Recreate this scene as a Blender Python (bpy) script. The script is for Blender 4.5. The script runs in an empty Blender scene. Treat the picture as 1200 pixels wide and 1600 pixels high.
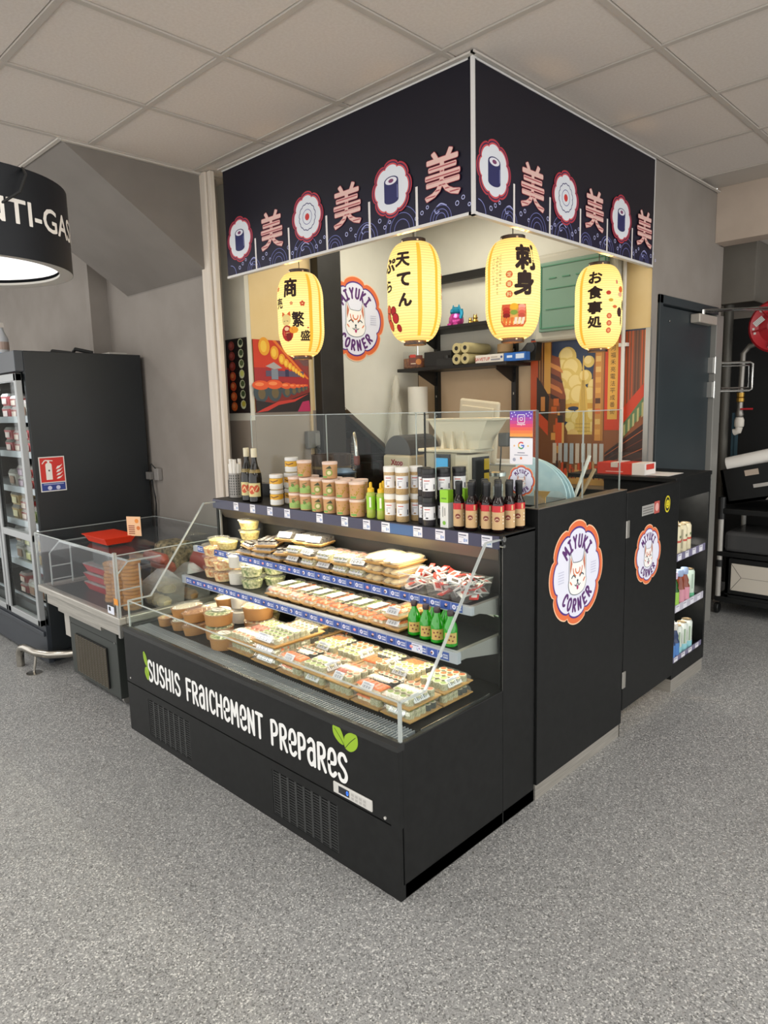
import bpy, bmesh, math, random
from mathutils import Vector, Matrix
random.seed(7)
S = bpy.context.scene
COL = S.collection
PI = math.pi

# ---------------------------------------------------------------- camera, light, exposure
cam = bpy.data.cameras.new('camera'); camo = bpy.data.objects.new('camera', cam); COL.objects.link(camo)
yaw, pit, rol = -0.774804531, 0.148023112, 0.0254752205
fw = Vector((math.sin(yaw)*math.cos(pit), math.cos(yaw)*math.cos(pit), -math.sin(pit)))
rt = Vector((math.cos(yaw), -math.sin(yaw), 0)); dn = fw.cross(rt)
r2 = math.cos(rol)*rt + math.sin(rol)*dn; d2 = -math.sin(rol)*rt + math.cos(rol)*dn
m = Matrix((r2, -d2, -fw)).transposed().to_4x4(); m.translation = Vector((1.37704, -1.43976, 1.55))
camo.matrix_world = m
cam.sensor_fit = 'VERTICAL'; cam.sensor_height = 24; cam.lens = 24*1083.27/1600
cam.clip_start = .02
S.camera = camo

w = bpy.data.worlds.new('world'); S.world = w; w.use_nodes = True
w.node_tree.nodes['Background'].inputs[0].default_value = (1.0, .99, .965, 1)
w.node_tree.nodes['Background'].inputs[1].default_value = 1.75

def area(name, loc, size, power, col=(1, .97, .93), rot=(0, 0, 0), sy=None, spread=None):
    l = bpy.data.lights.new(name, 'AREA'); l.energy = power; l.color = col; l.size = size
    if sy: l.shape = 'RECTANGLE'; l.size_y = sy
    if spread: l.spread = spread
    o = bpy.data.objects.new(name, l); o.location = loc; o.rotation_euler = rot; COL.objects.link(o); return o
# the shop's square ceiling panels, all outside the frame
for i, (x, y) in enumerate([(-.2, -2.2), (-2.4, -1.9), (1.9, -2.2), (2.1, .3), (2.1, 2.4), (-4.4, -1.6), (3.8, 1.2)]):
    area('ceiling_panel_light', (x, y, 2.845), .6, 22, (1, .96, .91))
area('kiosk_panel_light', (-1.35, 1.75, 2.845), .6, 12, (1, .94, .80))
# the case's own tubes, under hood and shelves
LC = (1, .89, .66)
area('case_tube_light', (-.92, .50, 1.035), 1.7, 5.8, LC, (-.25, 0, 0), .03)
area('case_tube_light', (-.92, .45, .853), 1.7, 2.6, LC, (-.15, 0, 0), .03)
area('case_tube_light', (-.92, .40, .711), 1.7, 3.4, LC, (-.1, 0, 0), .03)
S.view_settings.view_transform = 'Standard'; S.view_settings.look = 'None'
S.view_settings.gamma = 1; S.view_settings.use_curve_mapping = False
S.view_settings.exposure = 0.3
S.cycles.transparent_max_bounces = 24
S.cycles.max_bounces = 8

# ---------------------------------------------------------------- materials
def lin(h):
    h = h.lstrip('#'); c = [int(h[i:i+2], 16)/255 for i in (0, 2, 4)]
    return tuple(x/12.92 if x <= .04045 else ((x+.055)/1.055)**2.4 for x in c)+(1,)
MC = {}
def P(h, rough=.5, metal=0., spec=.5, em=0., name=None):
    k = (h, rough, metal, spec, em)
    if k in MC: return MC[k]
    a = bpy.data.materials.new(name or 'paint_'+h.lstrip('#')); a.use_nodes = True
    b = a.node_tree.nodes['Principled BSDF']; b.inputs['Base Color'].default_value = lin(h)
    b.inputs['Roughness'].default_value = rough; b.inputs['Metallic'].default_value = metal
    b.inputs['Specular IOR Level'].default_value = spec
    if em: b.inputs['Emission Color'].default_value = lin(h); b.inputs['Emission Strength'].default_value = em
    MC[k] = a; return a
def nodes(name):
    a = bpy.data.materials.new(name); a.use_nodes = True; nt = a.node_tree
    return a, nt, nt.nodes['Principled BSDF'], (lambda t, **k: mk(nt, t, **k))
def mk(nt, t, **k):
    n = nt.nodes.new(t)
    for a, v in k.items(): setattr(n, a, v)
    return n
def mottled(name, h1, h2, scale=8, rough=.6, bump=0., bscale=200, metal=0, spec=.5, stretch=None, detail=4):
    a, nt, b, N = nodes(name)
    tc = N('ShaderNodeTexCoord'); src = tc.outputs['Object']
    if stretch:
        mp = N('ShaderNodeMapping'); mp.inputs['Scale'].default_value = stretch; nt.links.new(src, mp.inputs[0]); src = mp.outputs[0]
    n = N('ShaderNodeTexNoise'); n.inputs['Scale'].default_value = scale; n.inputs['Detail'].default_value = detail
    nt.links.new(src, n.inputs['Vector'])
    r = N('ShaderNodeValToRGB'); r.color_ramp.elements[0].position = .35; r.color_ramp.elements[1].position = .65
    r.color_ramp.elements[0].color = lin(h1); r.color_ramp.elements[1].color = lin(h2)
    nt.links.new(n.outputs[0], r.inputs[0]); nt.links.new(r.outputs[0], b.inputs['Base Color'])
    b.inputs['Roughness'].default_value = rough; b.inputs['Metallic'].default_value = metal
    b.inputs['Specular IOR Level'].default_value = spec
    if bump:
        n2 = N('ShaderNodeTexNoise'); n2.inputs['Scale'].default_value = bscale; nt.links.new(src, n2.inputs['Vector'])
        bp = N('ShaderNodeBump'); bp.inputs['Strength'].default_value = bump; bp.inputs['Distance'].default_value = .002
        nt.links.new(n2.outputs[0], bp.inputs['Height']); nt.links.new(bp.outputs[0], b.inputs['Normal'])
    return a
def clear(name, tint='#ffffff', haze=.06, hz='#ffffff', rough=.02, fres=1.35, gl=1.0, rk=.8):
    a = bpy.data.materials.new(name); a.use_nodes = True; nt = a.node_tree; nt.nodes.clear()
    out = mk(nt, 'ShaderNodeOutputMaterial'); tr = mk(nt, 'ShaderNodeBsdfTransparent'); tr.inputs[0].default_value = lin(tint)
    g = mk(nt, 'ShaderNodeBsdfGlossy'); g.inputs['Roughness'].default_value = rough; g.inputs[0].default_value = (gl, gl, gl, 1)
    df = mk(nt, 'ShaderNodeBsdfDiffuse'); df.inputs[0].default_value = lin(hz)
    lw = mk(nt, 'ShaderNodeLayerWeight'); pw = mk(nt, 'ShaderNodeMath', operation='POWER'); pw.inputs[1].default_value = 5
    f = mk(nt, 'ShaderNodeMath', operation='MULTIPLY_ADD'); lw.inputs[0].default_value = .5; r0 = ((fres-1)/(fres+1))**2
    f.inputs[1].default_value = .30; f.inputs[2].default_value = r0*rk; nt.links.new(lw.outputs['Facing'], pw.inputs[0]); nt.links.new(pw.outputs[0], f.inputs[0])
    m1 = mk(nt, 'ShaderNodeMixShader'); m1.inputs[0].default_value = haze
    m2 = mk(nt, 'ShaderNodeMixShader')
    nt.links.new(tr.outputs[0], m1.inputs[1]); nt.links.new(df.outputs[0], m1.inputs[2])
    nt.links.new(f.outputs[0], m2.inputs[0]); nt.links.new(m1.outputs[0], m2.inputs[1]); nt.links.new(g.outputs[0], m2.inputs[2])
    nt.links.new(m2.outputs[0], out.inputs[0]); return a

def floor_mat():
    a, nt, b, N = nodes('speckled_vinyl'); L = nt.links.new
    tc = N('ShaderNodeTexCoord'); o = tc.outputs['Object']
    v = N('ShaderNodeTexVoronoi'); v.inputs['Scale'].default_value = 235; L(o, v.inputs['Vector'])
    sp = N('ShaderNodeSeparateColor'); L(v.outputs['Color'], sp.inputs[0])
    r = N('ShaderNodeValToRGB'); e = r.color_ramp.elements; r.color_ramp.interpolation = 'CONSTANT'
    e[0].position = 0; e[0].color = lin('#545656'); e[1].position = .13; e[1].color = lin('#858686')
    for p, c in ((.42, '#979897'), (.70, '#a8a9a7'), (.85, '#e2e2de'), (.955, '#262727')):
        q = e.new(p); q.color = lin(c)
    L(sp.outputs[0], r.inputs[0])
    v2 = N('ShaderNodeTexVoronoi'); v2.inputs['Scale'].default_value = 420; L(o, v2.inputs['Vector'])
    s2 = N('ShaderNodeSeparateColor'); L(v2.outputs['Color'], s2.inputs[0])
    r2_ = N('ShaderNodeValToRGB'); e2 = r2_.color_ramp.elements; e2[0].color = lin('#6a6a6a'); e2[1].color = lin('#bcbcba'); L(s2.outputs[1], r2_.inputs[0])
    mx = N('ShaderNodeMix', data_type='RGBA'); mx.inputs[0].default_value = .38; L(r.outputs[0], mx.inputs[6]); L(r2_.outputs[0], mx.inputs[7])
    n = N('ShaderNodeTexNoise'); n.inputs['Scale'].default_value = 1.3; n.inputs['Detail'].default_value = 5; L(o, n.inputs['Vector'])
    rr = N('ShaderNodeMapRange'); rr.inputs[1].default_value = .3; rr.inputs[2].default_value = .7; rr.inputs[3].default_value = .80; rr.inputs[4].default_value = .95; L(n.outputs[0], rr.inputs[0])
    mm = N('ShaderNodeVectorMath', operation='SCALE'); L(mx.outputs[2], mm.inputs[0]); L(rr.outputs[0], mm.inputs[3])
    L(mm.outputs[0], b.inputs['Base Color']); b.inputs['Roughness'].default_value = .42; b.inputs['Specular IOR Level'].default_value = .35
    bp = N('ShaderNodeBump'); bp.inputs['Strength'].default_value = .12; bp.inputs['Distance'].default_value = .001; L(v2.outputs[0], bp.inputs['Height']); L(bp.outputs[0], b.inputs['Normal'])
    return a
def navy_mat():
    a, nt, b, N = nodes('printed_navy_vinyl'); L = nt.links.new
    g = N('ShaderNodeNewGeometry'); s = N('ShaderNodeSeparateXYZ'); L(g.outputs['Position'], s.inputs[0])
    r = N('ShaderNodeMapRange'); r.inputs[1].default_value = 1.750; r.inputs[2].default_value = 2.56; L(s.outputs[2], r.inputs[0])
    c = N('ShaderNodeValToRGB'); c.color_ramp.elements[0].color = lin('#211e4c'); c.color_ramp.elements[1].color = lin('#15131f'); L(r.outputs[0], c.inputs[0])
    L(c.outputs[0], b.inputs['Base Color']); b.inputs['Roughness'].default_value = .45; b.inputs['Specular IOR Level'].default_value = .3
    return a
def paper_mat():
    a, nt, b, N = nodes('lit_lantern_paper'); L = nt.links.new
    tc = N('ShaderNodeTexCoord'); s = N('ShaderNodeSeparateXYZ'); L(tc.outputs['Object'], s.inputs[0])
    mz = N('ShaderNodeMath', operation='MULTIPLY'); mz.inputs[1].default_value = 2*PI/.0112; L(s.outputs[2], mz.inputs[0])
    sn = N('ShaderNodeMath', operation='SINE'); L(mz.outputs[0], sn.inputs[0])
    r = N('ShaderNodeMapRange'); r.inputs[1].default_value = .45; r.inputs[2].default_value = 1; r.inputs[3].default_value = 1; r.inputs[4].default_value = .58; L(sn.outputs[0], r.inputs[0])
    lw = N('ShaderNodeLayerWeight'); lw.inputs[0].default_value = .35
    n = N('ShaderNodeTexNoise'); n.inputs['Scale'].default_value = 6; L(tc.outputs['Object'], n.inputs['Vector'])
    # the bulb's glow is stronger half-way up the paper
    az = N('ShaderNodeMath', operation='ABSOLUTE'); L(s.outputs[2], az.inputs[0])
    rz = N('ShaderNodeMapRange'); rz.inputs[1].default_value = .05; rz.inputs[2].default_value = .215; L(az.outputs[0], rz.inputs[0])
    c = N('ShaderNodeValToRGB'); c.color_ramp.elements[0].color = (1.0, .79, .27, 1); c.color_ramp.elements[1].color = (.95, .58, .13, 1); L(rz.outputs[0], c.inputs[0])
    L(c.outputs[0], b.inputs['Emission Color']); b.inputs['Base Color'].default_value = (.35, .25, .10, 1); b.inputs['Roughness'].default_value = .8
    m = N('ShaderNodeMath', operation='MULTIPLY'); m.inputs[1].default_value = .93; L(r.outputs[0], m.inputs[0]); L(m.outputs[0], b.inputs['Emission Strength'])
    return a

BLACK = mottled('black_laminate', '#121313', '#181919', 30, .45, .05, 500, spec=.3)
BLACKM = P('#161717', .5, 0, .4); DARKG = P('#2b2d2e', .5)
STEEL = mottled('brushed_steel', '#9c9890', '#b2aea6', 6, .38, .05, 90, metal=.45, stretch=(1, 1, 30))
CHROME = P('#c9c9c6', .22, 1.0); ALU = P('#aaa9a5', .4, .7); WHITE = P('#e9e6e0', .5); BEAM = mottled('cream_plaster', '#b9a99a', '#c3b3a4', 5, .85, .1, 120)
TAUPE = mottled('taupe_paint', '#c9ad8c', '#d0b595', 4, .75, .15, 260)
GREYW = mottled('warm_grey_paint', '#88817a', '#908982', 4, .75, .15, 260)
CREAM = mottled('cream_wall', '#e0c58e', '#e6cd9a', 4, .6, .08, 260)  # warmer cream tone for one end of the left and back walls
WWALL = mottled('white_paint', '#d4d2c6', '#dbd9cd', 4, .6, .08, 260)
WOOD = mottled('whitewashed_wood', '#cdc2b4', '#d9cfc2', 5, .6, .1, 60, stretch=(8, 8, .6))
TILE = mottled('ceiling_tile', '#cfc6be', '#d5cdc6', 90, .9, .25, 500); GRID = P('#b9b2aa', .5)
NAVY = navy_mat(); PAPER = paper_mat(); FLOOR = floor_mat()
DOORM = mottled('slate_door_paint', '#2a3236', '#2e373b', 3, .5, .05, 300)
KRAFT = mottled('kraft_board', '#a06f3c', '#ad7d4a', 12, .7); KRAFTL = mottled('light_kraft', '#bd9152', '#c99f60', 14, .65)
RICE = mottled('rice', '#c9c3a2', '#e6e2cc', 160, .6, .4, 260); NORI = P('#1d261d', .45); SALM = mottled('salmon', '#e0601c', '#ef8a3c', 60, .4, stretch=(1, 1, 1)); GREENF = mottled('greens', '#6f8f3a', '#a9c06a', 90, .6)
PINKF = mottled('pink_fish', '#c8584a', '#e08a70', 60, .4); SESR = mottled('sesame_rice', '#d8d2b0', '#5f6a40', 330, .6, .3, 300, detail=2); YELF = mottled('noodle_yellow', '#b59a45', '#e6d68a', 85, .5, .6, 90)
GYOZA = mottled('dumpling', '#d6c191', '#e9d9b0', 30, .5); BREAD = mottled('bread', '#9c6830', '#c08d4e', 25, .7)
MIXS = mottled('salad_mix', '#c46a2b', '#e8d9a0', 70, .6, .5, 60); MIXG = mottled('green_salad_mix', '#54702a', '#dcd9a8', 75, .6, .5, 60)
GLASS = clear('sheet_glass', '#f8fbfa', .003, '#cfd8d6', .01, 1.45, rk=.3); GEDGE = clear('polished_glass_edge', '#e4e8e6', .42, '#dde2e0', .1, 1.5)
LID = clear('clear_lid', '#fbfbfa', .07, '#f4f4ee', .08, 1.4); ACR = clear('clear_acrylic', '#f8f9fa', .010, '#e9eef2', .04, 1.45, rk=.4); FILM = clear('crinkled_film', '#eeeeee', .25, '#f2efe9', .12, 1.5)
BROWNG = clear('brown_glass', '#2a1a10', .2, '#140c08', .03, 1.5); GREENG = clear('green_glass', '#3fae2a', .25, '#178a1a', .03, 1.5)
SCREENPAPER = P('#ececea', .6); LIPM = P('#3a3b3b', .25, .5)

# ---------------------------------------------------------------- mesh building
class MB:
    def __init__(s, mat=None): s.v = []; s.f = []; s.mi = []; s.mats = []; s.cur = 0; (s.use(mat) if mat else None)
    def use(s, mat):
        if mat not in s.mats: s.mats.append(mat)
        s.cur = s.mats.index(mat); return s
    def add(s, vs, fs):
        n = len(s.v); s.v += [tuple(q) for q in vs]; s.f += [tuple(i+n for i in f) for f in fs]; s.mi += [s.cur]*len(fs); return s
    def box(s, x0, x1, y0, y1, z0, z1):
        if x0 > x1: x0, x1 = x1, x0
        if y0 > y1: y0, y1 = y1, y0
        if z0 > z1: z0, z1 = z1, z0
        return s.add([(x0,y0,z0),(x1,y0,z0),(x1,y1,z0),(x0,y1,z0),(x0,y0,z1),(x1,y0,z1),(x1,y1,z1),(x0,y1,z1)], [(3,2,1,0),(4,5,6,7),(0,1,5,4),(1,2,6,5),(2,3,7,6),(3,0,4,7)])
    def fr(s, w0, d0, z0, w1, d1, z1, cx=0, cy=0, caps=(1, 1)):
        v = [(cx+a*w0/2, cy+b*d0/2, z0) for a, b in ((-1,-1),(1,-1),(1,1),(-1,1))]+[(cx+a*w1/2, cy+b*d1/2, z1) for a, b in ((-1,-1),(1,-1),(1,1),(-1,1))]
        f = [(0,1,5,4),(1,2,6,5),(2,3,7,6),(3,0,4,7)]
        if caps[0]: f.append((3,2,1,0))
        if caps[1]: f.append((4,5,6,7))
        return s.add(v, f)
    def lathe(s, prof, cx=0, cy=0, n=16, sx=1, sy=1, axis='z', cap=True):
        vs = []; fs = []
        for r, z in prof:
            for i in range(n):
                a = 2*PI*i/n; p = (cx+r*sx*math.cos(a), cy+r*sy*math.sin(a), z)
                vs.append(p if axis == 'z' else (p[2], p[0], p[1]) if axis == 'x' else (p[1], p[2], p[0]))
        for k in range(len(prof)-1):
            for i in range(n):
                j = (i+1) % n; fs.append((k*n+i, k*n+j, (k+1)*n+j, (k+1)*n+i))
        if cap:
            if prof[0][0] > 1e-6: fs.append(tuple(reversed(range(n))))
            if prof[-1][0] > 1e-6: fs.append(tuple(range((len(prof)-1)*n, len(prof)*n)))
        return s.add(vs, fs)
    def tube(s, pts, r, n=8, cap=True):
        pts = [Vector(p) for p in pts]; vs = []; fs = []; up = None
        for i, p in enumerate(pts):
            t = (pts[min(i+1, len(pts)-1)]-pts[max(i-1, 0)]).normalized()
            if up is None: up = Vector((0, 0, 1)) if abs(t.z) < .9 else Vector((1, 0, 0))
            a = t.cross(up).normalized(); b = a.cross(t).normalized(); up = b
            rr = r[i] if isinstance(r, (list, tuple)) else r
            for k in range(n): q = 2*PI*k/n; vs.append(p+a*rr*math.cos(q)+b*rr*math.sin(q))
        for i in range(len(pts)-1):
            for k in range(n): j = (k+1) % n; fs.append((i*n+k, i*n+j, (i+1)*n+j, (i+1)*n+k))
        if cap: fs.append(tuple(reversed(range(n)))); fs.append(tuple(range((len(pts)-1)*n, len(pts)*n)))
        return s.add(vs, fs)
    def prism(s, poly, f0, f1):   # poly of 2-D points; f0, f1 turn them into the near and far 3-D points
        n = len(poly); vs = [f0(*p) for p in poly]+[f1(*p) for p in poly]
        return s.add(vs, [tuple(range(n)), tuple(reversed(range(n, 2*n)))]+[(i, i+n, (i+1) % n+n, (i+1) % n) for i in range(n)])
    def quad(s, a, b, c, d): return s.add([a, b, c, d], [(0, 1, 2, 3)])
    def xform(s, M):
        s.v = [tuple(M @ Vector(p)) for p in s.v]; return s
    def mesh(s, name, smooth=False, off=None):
        me = bpy.data.meshes.new(name); vs = s.v if off is None else [(a-off[0], b-off[1], c-off[2]) for a, b, c in s.v]
        me.from_pydata(vs, [], s.f)
        for mt in s.mats: me.materials.append(mt)
        me.polygons.foreach_set('material_index', s.mi)
        if smooth:
            me.polygons.foreach_set('use_smooth', [True]*len(me.polygons)); me.set_sharp_from_angle(angle=math.radians(38))
        me.update(); return me
ORG = {}
def link(name, me, parent=None, loc=None):
    o = bpy.data.objects.new(name, me); COL.objects.link(o)
    if parent: o.parent = parent
    if loc: o.location = loc
    return o
def part(name, mb, parent, smooth=False, label=None, bevel=0, local=False, kind=None, loc=None, fixn=True):
    off = None if (local or parent is None) else ORG.get(parent.name)
    me = mb if isinstance(mb, bpy.types.Mesh) else mb.mesh(name, smooth, off)
    o = link(name, me, parent, loc)
    if not local and parent is not None and off is not None: ORG[o.name] = off
    if label: o['label'] = label
    if kind: o['kind'] = kind
    if bevel:
        md = o.modifiers.new('bevel', 'BEVEL'); md.width = bevel; md.segments = 2; md.limit_method = 'ANGLE'; md.angle_limit = .7
    return o
def thing(name, label, cat, loc=(0, 0, 0), group=None, rz=0):
    o = bpy.data.objects.new(name, None); COL.objects.link(o); o.location = loc; o.rotation_euler = (0, 0, rz); o.empty_display_size = .05
    o['label'] = label; o['category'] = cat
    if group: o['group'] = group
    ORG[o.name] = tuple(loc); return o
def tag(o, label, cat, group=None):
    o['label'] = label; o['category'] = cat
    if group: o['group'] = group
    return o
def struct(name, mb, parent=None, smooth=False, bevel=0):
    o = part(name, mb, parent, smooth, bevel=bevel)
    if parent is None: o['kind'] = 'structure'; ORG[o.name] = (0, 0, 0)
    return o
def kids(o): return [c for c in ALLK.get(o.name, [])]
def dup(root, loc, label=None, group=None, rz=0):
    def cp(o, parent=None):
        c = o.copy(); COL.objects.link(c); c.parent = parent
        for ch in list(o.children): cp(ch, c)
        return c
    r = cp(root); r.location = loc; r.rotation_euler = (0, 0, rz); ORG[r.name] = tuple(loc)
    if label: r['label'] = label
    if group: r['group'] = group
    return r
class Proto:
    """first use moves the built thing itself, later uses copy it"""
    def __init__(s, fn): s.fn = fn; s.o = None
    def at(s, loc, label, group=None, rz=0):
        if s.o is None:
            s.o = s.fn(); s.o.location = loc; s.o.rotation_euler = (0, 0, rz); s.o['label'] = label
            if group: s.o['group'] = group
            return s.o
        return dup(s.o, loc, label, group, rz)

# ---------------------------------------------------------------- flat print: lettering, emblems
GC = {}
def glyphs(text, bold=.0, spacing=1.0):
    k = (text, bold, spacing)
    if k in GC: return GC[k]
    cu = bpy.data.curves.new('t', 'FONT'); cu.body = text; cu.size = 1; cu.offset = bold; cu.resolution_u = 3; cu.space_character = spacing
    ob = bpy.data.objects.new('t', cu); COL.objects.link(ob); bpy.context.view_layer.update()
    me = ob.evaluated_get(bpy.context.evaluated_depsgraph_get()).to_mesh()
    bm = bmesh.new(); bm.from_mesh(me)
    bmesh.ops.dissolve_degenerate(bm, dist=1e-5, edges=bm.edges)
    vs = [(v.co.x, v.co.y) for v in bm.verts]; bm.verts.index_update(); fs = [tuple(v.index for v in f.verts) for f in bm.faces]; bm.free()
    bpy.data.objects.remove(ob); bpy.data.curves.remove(cu)
    xs = [p[0] for p in vs] or [0]; ys = [p[1] for p in vs] or [0]
    GC[k] = (vs, fs, (min(xs), max(xs), min(ys), max(ys))); return GC[k]
class Art:
    """flat print laid on a surface; fn(u, v, h) gives the 3-D point, h the height above the surface"""
    def __init__(s, fn, lay=.0004, rough=.5): s.fn = fn; s.mb = MB(); s.h = lay; s.lay = lay; s.rough = rough; s.cut = None
    def up(s, k=1): s.h += s.lay*k; return s
    def c(s, h, **k): s.mb.use(P(h, s.rough, **k)); return s
    def add(s, vs, fs):
        if s.cut:
            bm = bmesh.new(); bv = [bm.verts.new((x, y, 0)) for x, y in vs]
            for f in fs:
                try: bm.faces.new([bv[i] for i in f])
                except ValueError: pass
            xs = [p[0] for p in vs]; x = math.floor(min(xs)/s.cut)*s.cut+s.cut
            while x < max(xs):
                bmesh.ops.bisect_plane(bm, geom=bm.verts[:]+bm.edges[:]+bm.faces[:], plane_co=(x, 0, 0), plane_no=(1, 0, 0)); x += s.cut
            bm.verts.index_update(); vs = [(v.co.x, v.co.y) for v in bm.verts]; fs = [tuple(v.index for v in f.verts) for f in bm.faces]; bm.free()
        s.mb.add([s.fn(x, y, s.h) for x, y in vs], fs)
    def poly(s, pts, col=None):
        if col: s.c(col)
        s.add(pts, [tuple(range(len(pts)))]); s.h += s.lay*.02; return s
    def rect(s, x0, y0, x1, y1, col=None): return s.poly([(x0, y0), (x1, y0), (x1, y1), (x0, y1)], col)
    def disc(s, x, y, r, col=None, ry=None, n=20, a0=0): return s.poly([(x+r*math.cos(a0+2*PI*i/n), y+(ry or r)*math.sin(a0+2*PI*i/n)) for i in range(n)], col)
    def ring(s, x, y, r, t, col=None, a0=0, a1=2*PI, n=20, ry=None):
        if col: s.c(col)
        q = (ry or r)/r; vs = []
        for i in range(n+1):
            a = a0+(a1-a0)*i/n
            for rr in (r-t/2, r+t/2): vs.append((x+rr*math.cos(a), y+rr*q*math.sin(a)))
        s.add(vs, [(2*i, 2*i+1, 2*i+3, 2*i+2) for i in range(n)]); return s
    def line(s, pts, wd, col=None, smooth=False, cap=True):
        """a brush stroke: one mitred ribbon with round ends"""
        if col: s.c(col)
        if smooth: pts = catmull(pts, 6)
        pts = [p for i, p in enumerate(pts) if i == 0 or math.dist(p, pts[i-1]) > 1e-7]; n = len(pts); vs = []; hw = wd/2
        if n < 2: return s
        for i in range(1, n-1):     # a sharp turn: two strokes that meet with round ends
            a_, b_, c_ = pts[i-1], pts[i], pts[i+1]
            if ((b_[0]-a_[0])*(c_[0]-b_[0])+(b_[1]-a_[1])*(c_[1]-b_[1]))/(math.dist(a_, b_)*math.dist(b_, c_)) < .75:
                s.line(pts[:i+1], wd, cap=cap); return s.line(pts[i:], wd, cap=cap)
        dr = [((b[0]-a[0])/math.dist(a, b), (b[1]-a[1])/math.dist(a, b)) for a, b in zip(pts, pts[1:])]
        for i, p in enumerate(pts):
            d0, d1 = dr[max(i-1, 0)], dr[min(i, n-2)]; nx, ny = -(d0[1]+d1[1]), d0[0]+d1[0]; L = math.hypot(nx, ny)
            if L < .3: nx, ny, L = -d1[1], d1[0], 1
            k = hw*min(1/max(L/2, .3), 1.7)/L if L > .3 else hw; k = hw*min(2/L, 1.7)/L if L >= .3 else hw
            vs += [(p[0]-nx*k, p[1]-ny*k), (p[0]+nx*k, p[1]+ny*k)]
        fs = [(2*i, 2*i+2, 2*i+3, 2*i+1) for i in range(n-1)]; caps = []
        if cap and math.dist(pts[0], pts[-1]) > wd*.5:
            for p, d, sg in ((pts[0], dr[0], -1), (pts[-1], dr[-1], 1)):
                a0 = math.atan2(d[1]*sg, d[0]*sg); m_ = len(vs); vs += [(p[0]+hw*math.cos(a0+PI*(j/6-.5)), p[1]+hw*math.sin(a0+PI*(j/6-.5))) for j in range(7)]; fs.append(tuple(range(m_, m_+7)))
        s.add(vs, fs); s.h += 8e-6; return s
    def text(s, t, x, y, h, col=None, bold=0., sx=1, rot=0, centre=True, spacing=1., wmax=None):
        """h = height of the letters; x, y = centre"""
        if col: s.c(col)
        vs, fs, (a, b, c_, d) = glyphs(t, 0, spacing); s.bold = bold
        if not fs: return s
        k = h/max(d-c_, .3)
        if wmax and (b-a)*k*sx > wmax: sx = wmax/((b-a)*k)
        cs, sn = math.cos(rot), math.sin(rot); bo = s.bold*h
        for ox, oy in ([(0, 0)] if not bo else [(0, 0), (bo, 0), (-bo, 0), (0, bo), (0, -bo), (bo*.7, bo*.7), (-bo*.7, -bo*.7), (bo*.7, -bo*.7), (-bo*.7, bo*.7)]):
            o = []
            for px_, py_ in vs:
                X = (px_-((a+b)/2 if centre else a))*k*sx+ox; Y = (py_-(c_+d)/2)*k+oy; o.append((x+X*cs-Y*sn, y+X*sn+Y*cs))
            s.add(o, fs); s.h += 1e-5
        return s
def catmull(p, n=5):
    if len(p) < 3: return p
    q = [p[0]]+list(p)+[p[-1]]; out = []
    for i in range(1, len(q)-2):
        for k in range(n):
            t = k/n; out.append(tuple(.5*((2*q[i][j])+(-q[i-1][j]+q[i+1][j])*t+(2*q[i-1][j]-5*q[i][j]+4*q[i+1][j]-q[i+2][j])*t*t+(-q[i-1][j]+3*q[i][j]-3*q[i+1][j]+q[i+2][j])*t**3) for j in (0, 1)))
    out.append(tuple(p[-1])); return out
def onX(X, y0=0, z0=0): return lambda u, v, h: (X+h, y0+u, z0+v)         # print facing +X
def onY(Y, x0=0, z0=0): return lambda u, v, h: (x0+u, Y-h, z0+v)         # print facing -Y
def onZ(Z, x0=0, y0=0): return lambda u, v, h: (x0+u, y0+v, Z+h)
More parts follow.
